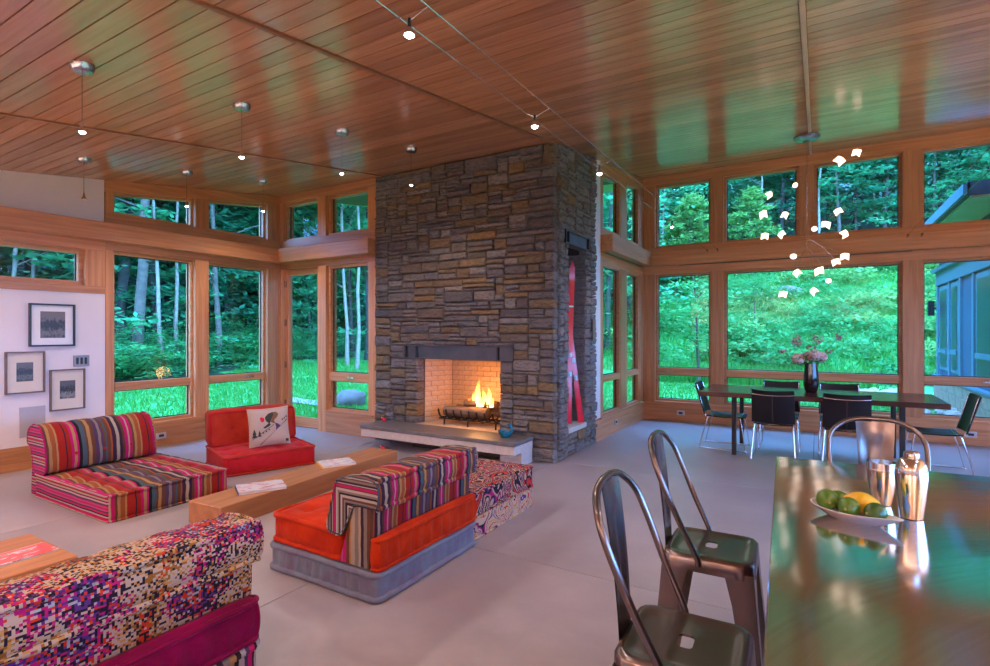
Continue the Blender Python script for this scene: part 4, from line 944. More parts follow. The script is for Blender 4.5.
# ================================================================ kitchen counter
co = thing('steel_counter', (-0.151, 2.64, 0), math.radians(2.6), 'brushed steel kitchen island top in the lower right corner', 'counter')
mb = MB(); mb.box(0, 1.75, -2.05, 0, 0.872, 0.91); obj('steel_top', mb, M['brushed_steel'], co, bevel=0.003)
mb = MB(); mb.box(0.42, 1.72, -2.0, -0.42, 0.0, 0.872); obj('cabinet_body', mb, M['walnut'], co, bevel=0.004)
mb = MB(); mb.box(0.5, 1.66, -1.94, -0.48, 0.0, 0.0005); 
for k in range(3):
    y = -1.98+0.52*k; mb = MB(); mb.box(0.402, 0.42, y, y+0.5, 0.1, 0.86); dd = obj('cabinet_door', mb, M['walnut'], co, bevel=0.003)
    mb = MB(); mb.box(0.38, 0.40, y+0.42, y+0.43, 0.55, 0.75); mb.v = [(a-dd.location.x, b-dd.location.y, c-dd.location.z) for a, b, c in mb.v]; place('handle', mesh('handle', mb, M['nickel']), (0,0,0), dd)
# plate of fruit
pl = thing('leaf_plate', (0.085, 1.86, 0.91), math.radians(-26), 'white pointed leaf shaped plate holding fruit on the counter', 'plate')
V = []; F = []; n = 40
def leaf(a):
    x = 0.108*math.cos(a); y = 0.058*math.sin(a)*(1-0.25*math.cos(a)); x += 0.022*max(0, math.cos(a))**8; return x, y
for k, (s, z) in enumerate(((0.55,0.0),(0.6,0.004),(0.9,0.018),(1.0,0.028),(0.97,0.029),(0.86,0.018),(0.5,0.008))):
    for i in range(n): x, y = leaf(2*PI*i/n); V.append((x*s, y*s, z + 0.006*(s > .8)*math.cos(2*PI*i/n)**2))
for k in range(6):
    for i in range(n): F.append((k*n+i, k*n+(i+1)%n, (k+1)*n+(i+1)%n, (k+1)*n+i))
F.append(tuple(range(n))); F.append(tuple(6*n+i for i in range(n))); obj('plate_body', MB().add(V, F), M['white_china'], pl, smooth=50)
plM = mat_of(pl)
def fruit(nm, lx, ly, r, L, mat, rz, label, tip=0.0, lz=0.012):
    p = plM @ Vector((lx, ly, lz)); o = thing(nm, p, rz, label, nm)
    mb = MB(); prof = []; m = 14
    for i in range(m+1):
        a = PI*i/m; prof.append((max(0.0005, r*math.sin(a)*(1-0.12*math.cos(a)**2)), -L*math.cos(a)*(1+tip*abs(math.cos(a))**6)))
    mb.lathe(prof, 18); mb.xf(Matrix.Translation((0,0,r)) @ Matrix.Rotation(PI/2, 4, 'Y')); obj('fruit_body', mb, mat, o, smooth=60)
    mb = MB(); mb.lathe([(0.001,0),(0.004,0.0005),(0.003,0.003),(0.0008,0.003)], 8); mb.xf(Matrix.Translation((-L*(1+tip)+.0005,0,r)) @ Matrix.Rotation(-PI/2, 4, 'Y')); obj('stem_end', mb, M['fruit_stem'], o)
fruit('lime', -0.062, -0.005, 0.030, 0.034, M['lime_green'], math.radians(100), 'lime at the left tip of the plate')
fruit('lime', -0.048, 0.032, 0.027, 0.031, M['lime_green'], math.radians(10), 'lime half hidden behind the left lime')
fruit('lime', 0.005, -0.022, 0.028, 0.031, M['lime_green'], math.radians(70), 'lime in front of the lemon in the middle')
fruit('lime', 0.065, -0.006, 0.027, 0.031, M['lime_dark'], math.radians(45), 'dark green lime at the right tip of the plate')
fruit('lemon', 0.012, 0.034, 0.030, 0.043, M['lemon_yellow'], math.radians(-10), 'yellow lemon behind the limes', 0.12, 0.016)
# shaker set
cu = thing('mixing_cup', (0.175, 2.07, 0.91), 0, 'open polished steel mixing cup behind the fruit plate', 'cup')
mb = MB(); mb.lathe([(0.022,0),(0.025,0.002),(0.034,0.045),(0.038,0.085),(0.0395,0.113),(0.0405,0.114),(0.0405,0.134),(0.0385,0.134),(0.037,0.085),(0.032,0.045),(0.022,0.006)], 32); obj('cup_body', mb, M['shaker_steel'], cu, smooth=40)
mb = MB(); mb.lathe([(0.0404,0.108),(0.0414,0.112),(0.0404,0.116)], 32); obj('rim_band', mb, M['shaker_steel'], cu, smooth=60)
sk = thing('cocktail_shaker', (0.237, 1.965, 0.91), 0, 'closed steel cocktail shaker standing right of the open cup', 'shaker')
mb = MB(); mb.lathe([(0.025,0),(0.028,0.002),(0.035,0.06),(0.0405,0.115),(0.041,0.132),(0.039,0.134)], 32); obj('shaker_body', mb, M['shaker_steel'], sk, smooth=40)
mb = MB(); mb.lathe([(0.040,0.134),(0.040,0.142),(0.038,0.150),(0.030,0.168),(0.020,0.174),(0.018,0.175)], 32); sd = obj('strainer_lid', mb, M['shaker_steel'], sk, smooth=40)
mb = MB(); mb.lathe([(0.019,0.175),(0.020,0.177),(0.0195,0.190),(0.016,0.193)], 24); obj('cap', mb, M['shaker_steel'], sk, smooth=40)
# ================================================================ metal stools
def make_stool():
    s = thing('metal_stool', (0,0,0), 0, 'x', 'stool', 'gunmetal counter stools'); H_ = 0.66; a = 0.152
    # seat with rounded corners and a slot: ring of quads from slot to rim
    n = 48; V = []; F = []
    def rr(hx, hy, r, i):
        per = i/n*2*PI; cx, cy = math.cos(per), math.sin(per); m_ = 1/max(abs(cx)/hx, abs(cy)/hy); x, y = cx*m_, cy*m_
        qx, qy = max(-hx+r,min(hx-r,x)), max(-hy+r,min(hy-r,y)); d_ = Vector((x-qx,y-qy)); 
        if d_.length > 1e-6: d_ = d_.normalized()*r
        return qx+d_.x, qy+d_.y
    rings = [(0.020,0.032,0.012,-0.006),(0.020,0.032,0.012,0.0),(0.05,0.06,0.02,-0.001),(0.10,0.10,0.03,-0.001),(a-.03,a-.03,0.03,0.0),(a-.02,a-.02,0.034,0.004),(a-.008,a-.008,0.04,0.002),(a,a,0.045,-0.008),(a+.002,a+.002,0.045,-0.05),(a+.001,a+.001,0.043,-0.05),(a-.002,a-.002,0.043,-0.01),(a-.03,a-.03,0.03,-0.004),(0.05,0.06,0.02,-0.006)]
    for hx, hy, r, z in rings:
        for i in range(n): x, y = rr(hx, hy, r, i); V.append((x, y, H_+z))
    m = len(rings)
    for k in range(m):
        for i in range(n): F.append((k*n+i, k*n+(i+1)%n, ((k+1)%m)*n+(i+1)%n, ((k+1)%m)*n+i))
    obj('seat', MB().add(V, F), M['gun_metal'], s, smooth=50)
    for sx in (-1, 1):
        for sy in (-1, 1):
            mb = MB(); top, bot = 0.150, 0.205; w0, w1 = 0.095, 0.035; tk = 0.004
            # folded sheet leg: L section tapering to the foot
            def L_(c, w, z): return [(sx*c, sy*c, z), (sx*(c-w), sy*c, z), (sx*(c-w), sy*(c-tk), z), (sx*(c-tk), sy*(c-tk), z), (sx*(c-tk), sy*(c-w), z), (sx*c, sy*(c-w), z)]
            A, B_, C_ = L_(top, w0, H_-0.03), L_(0.158, 0.075, 0.52), L_(bot, w1, 0.0); f = []
            for k in (0, 6): f += [(k+q, k+(q+1)%6, k+6+(q+1)%6, k+6+q) for q in range(6)]
            f += [(0,1,2,3),(0,3,4,5),(12,13,14,15),(12,15,16,17)]; mb.add(A+B_+C_, f); obj('leg', mb, M['gun_metal'], s, bevel=0.0015)
    for ang in (0, PI/2):
        for o_ in (-1, 1):
            mb = MB(); c = 0.187*o_
            mb.box(-0.165, 0.165, c-0.003, c+0.003, 0.22, 0.245); mb.xf(Matrix.Rotation(ang, 4, 'Z')); obj('foot_rail', mb, M['gun_metal'], s)
    for ang in (PI/4, -PI/4):
        mb = MB(); mb.box(-0.19, 0.19, -0.008, 0.008, 0.585, 0.59); mb.xf(Matrix.Rotation(ang, 4, 'Z')); obj('cross_brace', mb, M['gun_metal'], s)
    # back: loop tube and splat, back side is -x
    pts = [(-0.025,-0.157,0.635),(-0.032,-0.160,0.67),(-0.085,-0.172,0.78),(-0.14,-0.182,0.91),(-0.172,-0.170,0.985),(-0.198,-0.115,1.035),(-0.206,-0.05,1.052),(-0.207,0,1.054)]
    pts = bez(pts + [(x,-y,z) for x,y,z in reversed(pts[:-1])], 6); mb = MB(); mb.tube(pts, 0.0105, 10); obj('back_loop', mb, M['gun_metal'], s, smooth=60)
    V = []; F = []; rows = 14; cols = 8
    for sd_ in (0, 1):
        for i in range(rows+1):
            u = i/rows; z = 0.60+0.440*u; x = -0.156-0.008*u-0.034*u*u; hw = 0.052+0.022*u
            for j in range(cols+1):
                q = j/cols*2-1; em = 0.006 if (0.22 < u < 0.8 and abs(q) < 0.55) else 0.0; V.append((x - 0.012*(1-q*q)*u - em + (0.003 if sd_ else 0), q*hw, z))
    N = (rows+1)*(cols+1)
    for sd_ in (0, 1):
        for i in range(rows):
            for j in range(cols):
                k = sd_*N+i*(cols+1)+j; F.append((k, k+1, k+cols+2, k+cols+1))
    obj('back_splat', MB().add(V, F), M['gun_metal'], s, smooth=50)
    return s
st = make_stool(); st.location = (-0.288, 1.43, 0); st.rotation_euler = (0,0,math.radians(2)); st['label'] = 'gunmetal stool nearest the camera at the left of the counter'
s2 = copy_tree(st); s2.location = (-0.335, 2.13, 0); s2.rotation_euler = (0,0,math.radians(2)); s2['label'] = 'gunmetal stool farther along the left side of the counter'
s3 = copy_tree(st); s3.location = (0.235, 2.80, 0); s3.rotation_euler = (0,0,math.radians(-88)); s3['label'] = 'metal stool at the far end of the counter behind the shaker'
# ================================================================ dining
dt = thing('dining_table', (-0.04, 7.25, 0), 0, 'long dark walnut dining table on black steel legs', 'table')
mb = MB(); mb.box(-1.17, 1.16, -0.5, 0.5, 0.695, 0.75); obj('table_top', mb, M['walnut'], dt, bevel=0.004)
for x in (-0.80, 0.80):
    for y in (-0.32, 0.44):
        mb = MB(); mb.box(x-.024, x+.024, y-.03, y+.03, 0, 0.66); obj('leg', mb, M['black_steel'], dt, bevel=0.003)
    mb = MB(); mb.box(x-.024, x+.024, -0.35, 0.47, 0.66, 0.695); obj('leg_crossbar', mb, M['black_steel'], dt)
def make_chair():
    c = thing('dining_chair', (0,0,0), 0, 'x', 'chair', 'leather dining chairs')     # faces +y
    def sheet(fn, nu, nv, th, name, mat):
        V = []; F = []
        for i in range(nu+1):
            for j in range(nv+1): V.append(fn(i/nu*2-1, j/nv))
        n0 = len(V); V += [(x, y+th[1], z+th[2]) for x, y, z in V]
        for i in range(nu):
            for j in range(nv):
                a = i*(nv+1)+j; F += [(a, a+1, a+nv+2, a+nv+1), (n0+a, n0+a+nv+1, n0+a+nv+2, n0+a+1)]
        rim = [i*(nv+1) for i in range(nu+1)] + [nu*(nv+1)+j for j in range(1, nv+1)] + [i*(nv+1)+nv for i in range(nu-1,-1,-1)] + [j for j in range(nv-1,0,-1)]
        for k in range(len(rim)): a, b = rim[k], rim[(k+1)%len(rim)]; F.append((a, b, n0+b, n0+a))
        return obj(name, MB().add(V, F), mat, c, smooth=40)
    sheet(lambda u, v: (u*0.225, -0.20+0.43*v, 0.445-0.018*(1-u*u)-0.012*math.sin(PI*v)), 10, 8, (0,0,-0.014), 'seat', M['black_leather'])
    b = sheet(lambda u, v: (u*(0.235-0.01*v), -0.215-0.035*(1-u*u)-0.11*v, 0.455+0.40*v-0.012*(1-u*u)*v), 12, 10, (0,-0.014,0), 'backrest', M['black_leather'])
    for k in range(16):
        v = 0.06+0.82*k/15; mb = MB(); mb.box(-0.006, 0.006, -0.268-0.11*v-.004, -0.262-0.11*v, 0.455+0.40*v-0.017, 0.455+0.40*v-0.009); mb.v = [(x-b.location.x,y-b.location.y,z-b.location.z) for x,y,z in mb.v]; place('stitch', mesh('stitch', mb, M['leather_stitch']), (0,0,0), b)
    for s in (-1, 1):
        mb = MB(); mb.tube(bez([(s*0.20,0.17,0.43),(s*0.215,0.19,0.40),(s*0.235,0.24,0.03),(s*0.235,0.21,0.012),(s*0.235,-0.25,0.012),(s*0.235,-0.28,0.03),(s*0.21,-0.19,0.40),(s*0.195,-0.17,0.43)], 5), 0.0075, 8); obj('sled_leg', mb, M['chrome'], c, smooth=60)
        mb = MB(); mb.tube([(s*0.215,-0.19,0.42),(s*0.222,-0.225,0.46),(s*0.215,-0.315,0.835)], 0.006, 8); obj('back_rod', mb, M['chrome'], c, smooth=60)
    mb = MB(); mb.tube([(-0.20,0.17,0.425),(0.20,0.17,0.425)], 0.007, 8); mb.tube([(-0.20,-0.17,0.425),(0.20,-0.17,0.425)], 0.007, 8); obj('seat_rail', mb, M['chrome'], c, smooth=60)
    mb = MB(); mb.tube([(0.222*(k/10-1), -0.345-0.03*(1-(k/10-1)**2), 0.80-0.01*(1-(k/10-1)**2)) for k in range(21)], 0.005, 6); obj('back_bar', mb, M['chrome'], c, smooth=60)
    return c
c1 = make_chair()
for k, (x, y, rz, lb) in enumerate(((-0.42,7.02,0,'black leather chair with its back to the camera, left of the pair'),(0.27,6.99,0,'black leather chair with its back to the camera, behind the far stool'),(-0.40,7.66,PI,'black chair on the window side, left of the vase'),(0.24,7.66,PI,'black chair on the window side, right of the vase'),(-0.98,7.32,-PI/2,'black chair at the left end of the dining table'),(1.06,7.22,PI/2,'black chair at the right end of the dining table'))):
    c = c1 if k == 0 else copy_tree(c1); c.location = (x, y, 0); c.rotation_euler = (0,0,rz); c.scale = (0.93, 1, 0.95); c['label'] = lb
# vase with flowers
va = thing('vase', (-0.055, 7.28, 0.75), 0, 'dark glossy ceramic vase on the dining table', 'vase')
mb = MB(); mb.lathe([(0.05,0),(0.056,0.004),(0.072,0.05),(0.080,0.12),(0.076,0.20),(0.064,0.30),(0.062,0.345),(0.057,0.345),(0.058,0.30),(0.05,0.2)], 28); obj('vase_body', mb, M['dark_vase'], va, smooth=40)
bo = thing('bouquet', (-0.055, 7.28, 0.95), 0, 'bouquet of cream hydrangea heads and dusky stems in the vase', 'flowers'); rb = random.Random(3)
def flower_head(name, c, r, k, s, mat):
    mb = MB()
    for _ in range(k):
        d_ = Vector((rb.gauss(0,1), rb.gauss(0,1), rb.gauss(0,1))).normalized(); p = Vector(c)+Vector((d_.x*r[0], d_.y*r[1], d_.z*r[2])); t1 = d_.orthogonal().normalized(); t2 = d_.cross(t1); a0 = rb.uniform(0,PI)
        ct, sn = math.cos(a0), math.sin(a0); e1, e2 = (t1*ct+t2*sn)*s, (t2*ct-t1*sn)*s; mb.add([p+e1, p+e2*0.9+d_*s*.3, p-e1, p-e2*0.9+d_*s*.3], [(0,1,2,3)])
    return obj(name, mb, mat, bo)
def stem(a, b, r=0.004): mb = MB(); mb.tube(bez([a, ((a[0]+b[0])/2*0.9,(a[1]+b[1])/2,(a[2]+b[2])/2), b], 5), r, 6); obj('stem', mb, M['flower_stem'], bo, smooth=60)
for c, r in (((0.03,-0.02,0.235),(0.075,0.07,0.06)),((0.10,0.0,0.215),(0.06,0.06,0.055)),((-0.13,-0.02,0.19),(0.065,0.06,0.06)),((-0.03,0.06,0.22),(0.06,0.06,0.05))):
    flower_head('hydrangea_head', c, r, 170, 0.017, M['hydrangea']); stem((0,0,0.02), c)
for c, r, k in (((-0.15,0.0,0.40),(0.06,0.05,0.07),60),((0.06,0.02,0.42),(0.06,0.05,0.06),50),((0.27,0.02,0.45),(0.03,0.03,0.04),30),((-0.29,0,0.27),(0.03,0.03,0.02),20),((0.18,0.05,0.28),(0.04,0.03,0.02),20),((0.0,0.03,0.32),(0.05,0.04,0.03),30)):
    flower_head('dusky_spray', c, r, k, 0.014, M['dusk_flower']); stem((0,0,0.02), c, 0.003)
mb = MB()
for _ in range(60):
    a = rb.uniform(0,2*PI); rr_ = rb.uniform(.03,.12); p = Vector((rr_*math.cos(a), rr_*math.sin(a), rb.uniform(0.13,0.24))); e = Vector((rb.uniform(-1,1),rb.uniform(-1,1),rb.uniform(-.5,1)))*0.03; f_ = e.orthogonal().normalized()*0.012; mb.add([p-e,p+f_,p+e,p-f_],[(0,1,2,3)])
obj('leaves', mb, M['flower_stem'], bo)
# ================================================================ lamps
def spot(parent, z, energy, color=WARM, ang=150, size=0.03):
    o = lamp_light('lamp_light', 'SPOT', (0,0,z), energy, color, parent, size, spot_size=math.radians(ang), spot_blend=0.6); return o
def make_pendant():
    p = thing('pendant_lamp', (0,0,0), 0, 'x', 'lamp', 'low voltage pendant lamps')   # origin at the ceiling
    mb = MB(); mb.lathe([(0.03,-0.045),(0.052,-0.04),(0.062,-0.022),(0.062,0.012),(0.02,0.012)], 24); obj('canopy', mb, M['nickel'], p, smooth=40)
    mb = MB(); mb.tube([(0,0,-0.045),(0,0,-0.36)], 0.003, 6); obj('stem', mb, M['nickel'], p, smooth=60)
    mb = MB(); mb.lathe([(0.006,-0.335),(0.008,-0.36),(0.010,-0.37),(0.024,-0.398),(0.022,-0.398),(0.008,-0.372)], 16); obj('lamp_head', mb, M['chrome'], p, smooth=40)
    return p
ppos = [(-3.70,1.46),(-3.70,2.48),(-6.17,2.45),(-6.2,3.47),(-6.2,4.46),(-3.72,3.49),(-3.75,4.50),(-3.70,0.44),(-3.70,-0.58),(-3.7,-1.6),(-6.17,1.43),(-6.17,0.41),(-6.17,-0.61)]
plab = ['nearest lit pendant of the ceiling row over the sofas','second lit pendant of the row over the sofas','unlit pendant before the white plaster wall','lit pendant before the clerestory nearest the plaster','lit pendant in the window corner','third lit pendant of the row, left of the chimney','lit pendant hanging in front of the stone chimney']
p0 = make_pendant()
for k, (x, y) in enumerate(ppos):
    p = p0 if k == 0 else copy_tree(p0); p.location = (x, y, ceil(y)); p['label'] = plab[k] if k < 7 else 'pendant lamp out of the picture over the near end of the living area'
for k, p in enumerate([o for o in bpy.data.objects if o.name.startswith('pendant_lamp')]):
    x, y, _ = p.location
    if abs(x+6.17) < 0.02 and abs(y-2.45) < 0.02: continue
    mb = MB(); mb.ball((0,0,-0.395), (0.016,0.016,0.013), 12, 8); obj('bulb', mb, M['bulb_glow'], p, smooth=60); spot(p, -0.415, LAMP['pendant'])
# cable lamps
def cable(x0, x1, label):
    for q, x in enumerate((x0, x1)):
        c = thing('cable', (x, YR-0.13, 2.74), 0, label[q], 'cable', 'steel lamp cables')
        mb = MB(); mb.tube([(x, YR-0.16, 2.74), (x, -0.45, 2.742), (x, -0.5, ceil(-0.5)-0.002)], 0.0028, 5); obj('wire', mb, M['nickel'], c, world=True, smooth=60)
        mb = MB(); mb.tube([(x, YR-0.13, 2.72), (x, YR-0.18, 2.742)], 0.012, 8); obj('anchor', mb, M['nickel'], c, world=True, smooth=60)
cable(-1.47, -1.32, ['left wire of the cable pair crossing before the chimney', 'right wire of the cable pair crossing before the chimney']); cable(1.037, 1.186, ['left wire of the cable pair at the right post', 'right wire of the cable pair at the right post'])
def make_cable_lamp():
    p = thing('cable_lamp', (0,0,0), 0, 'x', 'lamp', 'cable lamps')   # origin midway between the wires
    mb = MB(); mb.tube([(-0.073,0,0.0),(-0.02,0,-0.03)], 0.003, 6); obj('arm', mb, M['nickel'], p); mb = MB(); mb.tube([(0.073,0,0.0),(-0.02,0,-0.03)], 0.0022, 6); obj('arm', mb, M['nickel'], p)
    mb = MB(); mb.tube([(-0.02,0,-0.02),(-0.022,0,-0.055)], 0.008, 8); obj('lamp_holder', mb, M['black_steel'], p, smooth=60)
    mb = MB(); mb.lathe([(0.008,-0.055),(0.012,-0.06),(0.025,-0.088),(0.023,-0.088),(0.008,-0.062)], 16, (-0.022,0,0)); obj('reflector', mb, M['chrome'], p, smooth=40)
    return p
k0 = make_cable_lamp(); kl = ['cable lamp nearest the camera at the top of the picture','cable lamp in front of the chimney top','cable lamp beside the white strip right of the chimney','farthest cable lamp, seen against the corner clerestory','cable lamp out of the picture over the kitchen end','cable lamp out of the picture over the kitchen end','cable lamp out of the picture over the kitchen end','cable lamp out of the picture over the kitchen end']
for k, (x, y) in enumerate(((-1.395,1.69),(-1.395,2.82),(-1.395,3.91),(-1.395,6.30),(1.11,0.6),(1.11,-0.6),(-1.395,0.4),(1.11,2.0))):
    p = k0 if k == 0 else copy_tree(k0); p.location = (x, y, 2.742); p['label'] = kl[k]
for p in [o for o in bpy.data.objects if o.name.startswith('cable_lamp')]:
    mb = MB(); mb.ball((-0.022,0,-0.085), (0.018,0.018,0.014), 12, 8); obj('bulb', mb, M['bulb_glow'], p, smooth=60); s = spot(p, -0.105, LAMP['cable']); s.location.x = -0.022
# unseen uplights added behind the camera to brighten the ceiling and room
def make_fill_uplight(x, y, face, label):
    p = thing('fill_uplight', (x, y, 1.60), 0, label, 'lamp', 'added fill uplights')
    mb = MB(); mb.lathe([(0.03,0.0),(0.06,0.02),(0.13,0.12),(0.14,0.16),(0.13,0.16),(0.11,0.12),(0.03,0.04)], 24); obj('bowl', mb, M['nickel'], p, smooth=40)
    mb = MB(); d_ = 0.16; mb.box(-0.02 if face[0] == 0 else min(0, face[0]*d_), 0.02 if face[0] == 0 else max(0, face[0]*d_), min(0, face[1]*d_) if face[1] else -0.02, max(0, face[1]*d_) if face[1] else 0.02, 0.03, 0.06); obj('bracket', mb, M['nickel'], p)
    l_ = lamp_light('fill_light', 'SPOT', (0,0,0.14), LAMP['uplight'], (1.0, 0.86, 0.74), p, 0.10, spot_size=math.radians(165), spot_blend=0.5); l_.rotation_euler = (PI, 0, 0)
for x in (-6.0, -3.6, -1.2, 1.2): make_fill_uplight(x, YS+0.16, (0,-1), 'unseen bowl uplight added as fill on the back wall')
for y in (0.0, 2.4, 4.8): make_fill_uplight(XE-0.16, y, (1,0), 'unseen bowl uplight added as fill on the kitchen wall')
# chandelier: glass shards on fine wires
ch = thing('chandelier', (-0.10, 7.45, ceil(7.45)), 0, 'mobile chandelier of glowing paper thin shards over the dining table', 'chandelier')
mb = MB(); mb.lathe([(0.03,-0.085),(0.11,-0.075),(0.14,-0.05),(0.14,-0.03),(0.07,-0.02),(0.07,0.02)], 28); obj('canopy', mb, M['nickel'], ch, smooth=40)
mb = MB(); mb.tube([(0,0,-0.07),(0,0,-1.35)], 0.0025, 5); obj('center_wire', mb, M['nickel'], ch)
SH = [(0.323,0.0,-0.373),(0.494,0.1,-0.282),(-0.115,-0.2,-0.646),(-0.401,0.0,-0.679),(-0.482,0.15,-0.886),(-0.226,-0.15,-0.977),(0.318,0.2,-0.934),(0.079,-0.1,-1.164),(0.188,0.2,-1.076),(-0.448,-0.1,-1.202),(0.372,-0.2,-1.265),(-0.28,0.25,-1.146),(-0.141,0.0,-1.461),(0.373,-0.15,-1.516),(0.291,0.1,-1.55),(-0.112,0.2,-1.647),(0.123,-0.1,-1.666),(0.224,0.15,-1.761),(-0.252,-0.1,-1.922),(0.064,0.2,-1.882)]
rc = random.Random(12)
for k, p in enumerate(SH):
    p = Vector(p); zj = min(-0.2, p.z + rc.uniform(0.12, 0.3)); a = (0, 0, max(zj, -1.35))
    sz = 0.055 if k % 4 else 0.065; w = Vector((rc.uniform(.6,1), rc.uniform(-.6,.6), rc.uniform(-.3,.3))).normalized(); u = Vector((rc.uniform(-.35,.35), rc.uniform(-.3,.3), 1)).normalized(); nn = w.cross(u).normalized(); u = nn.cross(w)
    a_ = rc.uniform(-1.0, 1.0); ca, sa = math.cos(a_), math.sin(a_); pr_ = [(x*ca-y*sa, x*sa+y*ca) for x, y in ((-0.8,-0.7),(0.1,-0.4),(0.7,-0.9),(0.95,0.5),(0.1,0.75),(-0.6,0.6))]
    if k % 5 == 2: pr_ = [(0.6*math.cos(q), 0.55*math.sin(q)) for q in [2*PI*i/9 for i in range(9)]]
    n = len(pr_); vs_ = [p + w*x*sz + u*y*sz + nn*(0.012*x*x) for x, y in pr_] + [p + w*x*sz + u*y*sz + nn*(0.012*x*x+0.004) for x, y in pr_]
    sh = obj('glass_shard', MB().add(vs_, [tuple(range(n)), tuple(range(2*n-1,n-1,-1))] + [(i,(i+1)%n,(i+1)%n+n,i+n) for i in range(n)]), M['shard_glow'], ch)
    mb = MB(); mid = (Vector(a)+p)/2 + Vector((0,0,0.05)); mb.tube([q - sh.location for q in bez([a, mid, p + u*sz*0.4], 6)], 0.0013, 4); place('arm_wire', mesh('arm_wire', mb, M['nickel']), (0,0,0), sh)

# ================================================================ outdoors
def sstep(a, b, x): t_ = max(0, min(1, (x-a)/(b-a))); return t_*t_*(3-2*t_)
def terr(x, y):
    n = max(0, y-18.5); s = 0.10 + 0.32*sstep(-13, -6, x); hill = s*min(n, 13) + 0.45*max(0, n-13)
    w = max(0, -10.5-x); wh = 0.12*min(w, 8) + 0.42*max(0, w-8)
    return -0.14 + max(hill, wh) + 0.25*min(hill, wh) + 0.06*noise.noise(Vector((x*.5, y*.5, 0)))*min(1, max(0, (abs(x+2)-8)/4 + max(0, y-10)/4))
def lawn_edge(x, y):      # 0 lawn, 1 hillside bed, 2 forest
    if x < -13.5 - 0.28*max(0, y-6) + 0.5*math.sin(y) or y > 31 or (x < -12 and y > 22): return 2
    if y > 18.9 + 0.3*math.sin(x*1.3) and x > -9: return 1
    if x > 2.3 and y > 9: return 1
    return 0
gx = [-60+1.0*i for i in range(101)]; gy = [-20+1.0*i for i in range(91)]
V = []; F = {0: [], 1: [], 2: []}; fx = [x*0.5 for x in range(-120, 81)]; fy = [y*0.5 for y in range(-40, 141)]
V = [(x, y, terr(x, y)) for x in fx for y in fy]; NY = len(fy)
for i in range(len(fx)-1):
    for j in range(len(fy)-1):
        x, y = fx[i]+.25, fy[j]+.25
        if -7.0 < x < 4.3 and -2.4 < y < 5.0 or -2.4 < x < 4.3 and -2.4 < y < 8.9: continue
        F[lawn_edge(x, y)].append((i*NY+j, (i+1)*NY+j, (i+1)*NY+j+1, i*NY+j+1))
def sub(faces):
    ids = {}; vv = []; ff = []
    for f in faces:
        g = []
        for q in f:
            if q not in ids: ids[q] = len(vv); vv.append(V[q])
            g.append(ids[q])
        ff.append(tuple(g))
    return MB().add(vv, ff)
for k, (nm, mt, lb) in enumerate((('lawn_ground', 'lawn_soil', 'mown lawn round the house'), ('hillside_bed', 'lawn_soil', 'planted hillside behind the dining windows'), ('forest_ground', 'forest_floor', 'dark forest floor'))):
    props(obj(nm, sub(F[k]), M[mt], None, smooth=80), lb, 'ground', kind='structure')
rg = random.Random(4)
mb = MB()
def blade(mb, x, y, z, h, w, lean):
    a = rg.uniform(0, 2*PI); dx, dy = math.cos(a)*w, math.sin(a)*w; lx, ly = rg.uniform(-lean, lean)*h, rg.uniform(-lean, lean)*h; n = len(mb.v)
    mb.v += [(x-dx, y-dy, z), (x+dx, y+dy, z), (x+lx, y+ly, z+h)]; mb.f.append((n, n+1, n+2))
for _ in range(52000):
    x, y = rg.uniform(-15.5, -7.6), rg.uniform(1.0, 15)
    if lawn_edge(x, y) == 0: blade(mb, x, y, terr(x, y)-.01, rg.uniform(.05, .13), .014, .6)
for _ in range(26000):
    x, y = rg.uniform(-7, 2.2), rg.uniform(9.6, 19)
    if lawn_edge(x, y) == 0: blade(mb, x, y, terr(x, y)-.01, rg.uniform(.04, .10), .016, .6)
for _ in range(30000):
    x, y = rg.uniform(-8, 7), rg.uniform(19, 30)
    blade(mb, x, y, terr(x, y)-.02, rg.uniform(.10, .28), .03, .7)
me = bpy.data.meshes.new('lawn_grass'); me.from_pydata(mb.v, [], mb.f); me.materials.append(M['grass_blade']); props(place('lawn_grass', me, (0,0,0)), 'fresh green grass of the lawn and hillside', 'grass', kind='stuff')
def leaves_mb(clusters, per, size, flat, rnd, up=0.6):
    v = []; f = []
    for (c, r) in clusters:
        for _ in range(per):
            d_ = Vector((rnd.gauss(0,.5), rnd.gauss(0,.5), rnd.gauss(0,.5)*flat)); p = Vector(c)+d_*r; n_ = Vector((rnd.gauss(0,1)*(1-up), rnd.gauss(0,1)*(1-up), 1)).normalized(); t1 = Vector((rnd.gauss(0,1), rnd.gauss(0,1), 0)); t1 = (t1-n_*t1.dot(n_)).normalized(); t2 = n_.cross(t1); s = size*rnd.uniform(.6,1.3)
            k = len(v); v += [p+t1*s, p+t2*s*.5, p-t1*s*.9, p-t2*s*.5]; f.append((k, k+1, k+2, k+3))
    return v, f
def mk(name, v, f, mat, smooth=False):
    me = bpy.data.meshes.new(name); me.from_pydata([tuple(p) for p in v], [], f); me.materials.append(mat)
    if smooth: me.shade_smooth()
    return me
rt = random.Random(9); crowns = []
for kind in range(5):
    H_ = 12.0; cl = []
    for _ in range(150):
        u = rt.random()**0.8; z = 1.0 + (H_-1.0)*u; rad = (2.6*(1-0.55*u) if kind != 4 else 2.2*(1-u)+0.2)*math.sqrt(rt.random())*(1.0 if kind != 3 else 0.8); a = rt.uniform(0, 2*PI); cl.append(((rad*math.cos(a), rad*math.sin(a), z - 0.15*rad), rt.uniform(.5, .95)))
    v, f = leaves_mb(cl, 48, 0.15, 0.22, rt); crowns.append(mk('tree_crown', v, f, M['leaf_dark' if kind in (2, 4) else 'leaf_forest']))
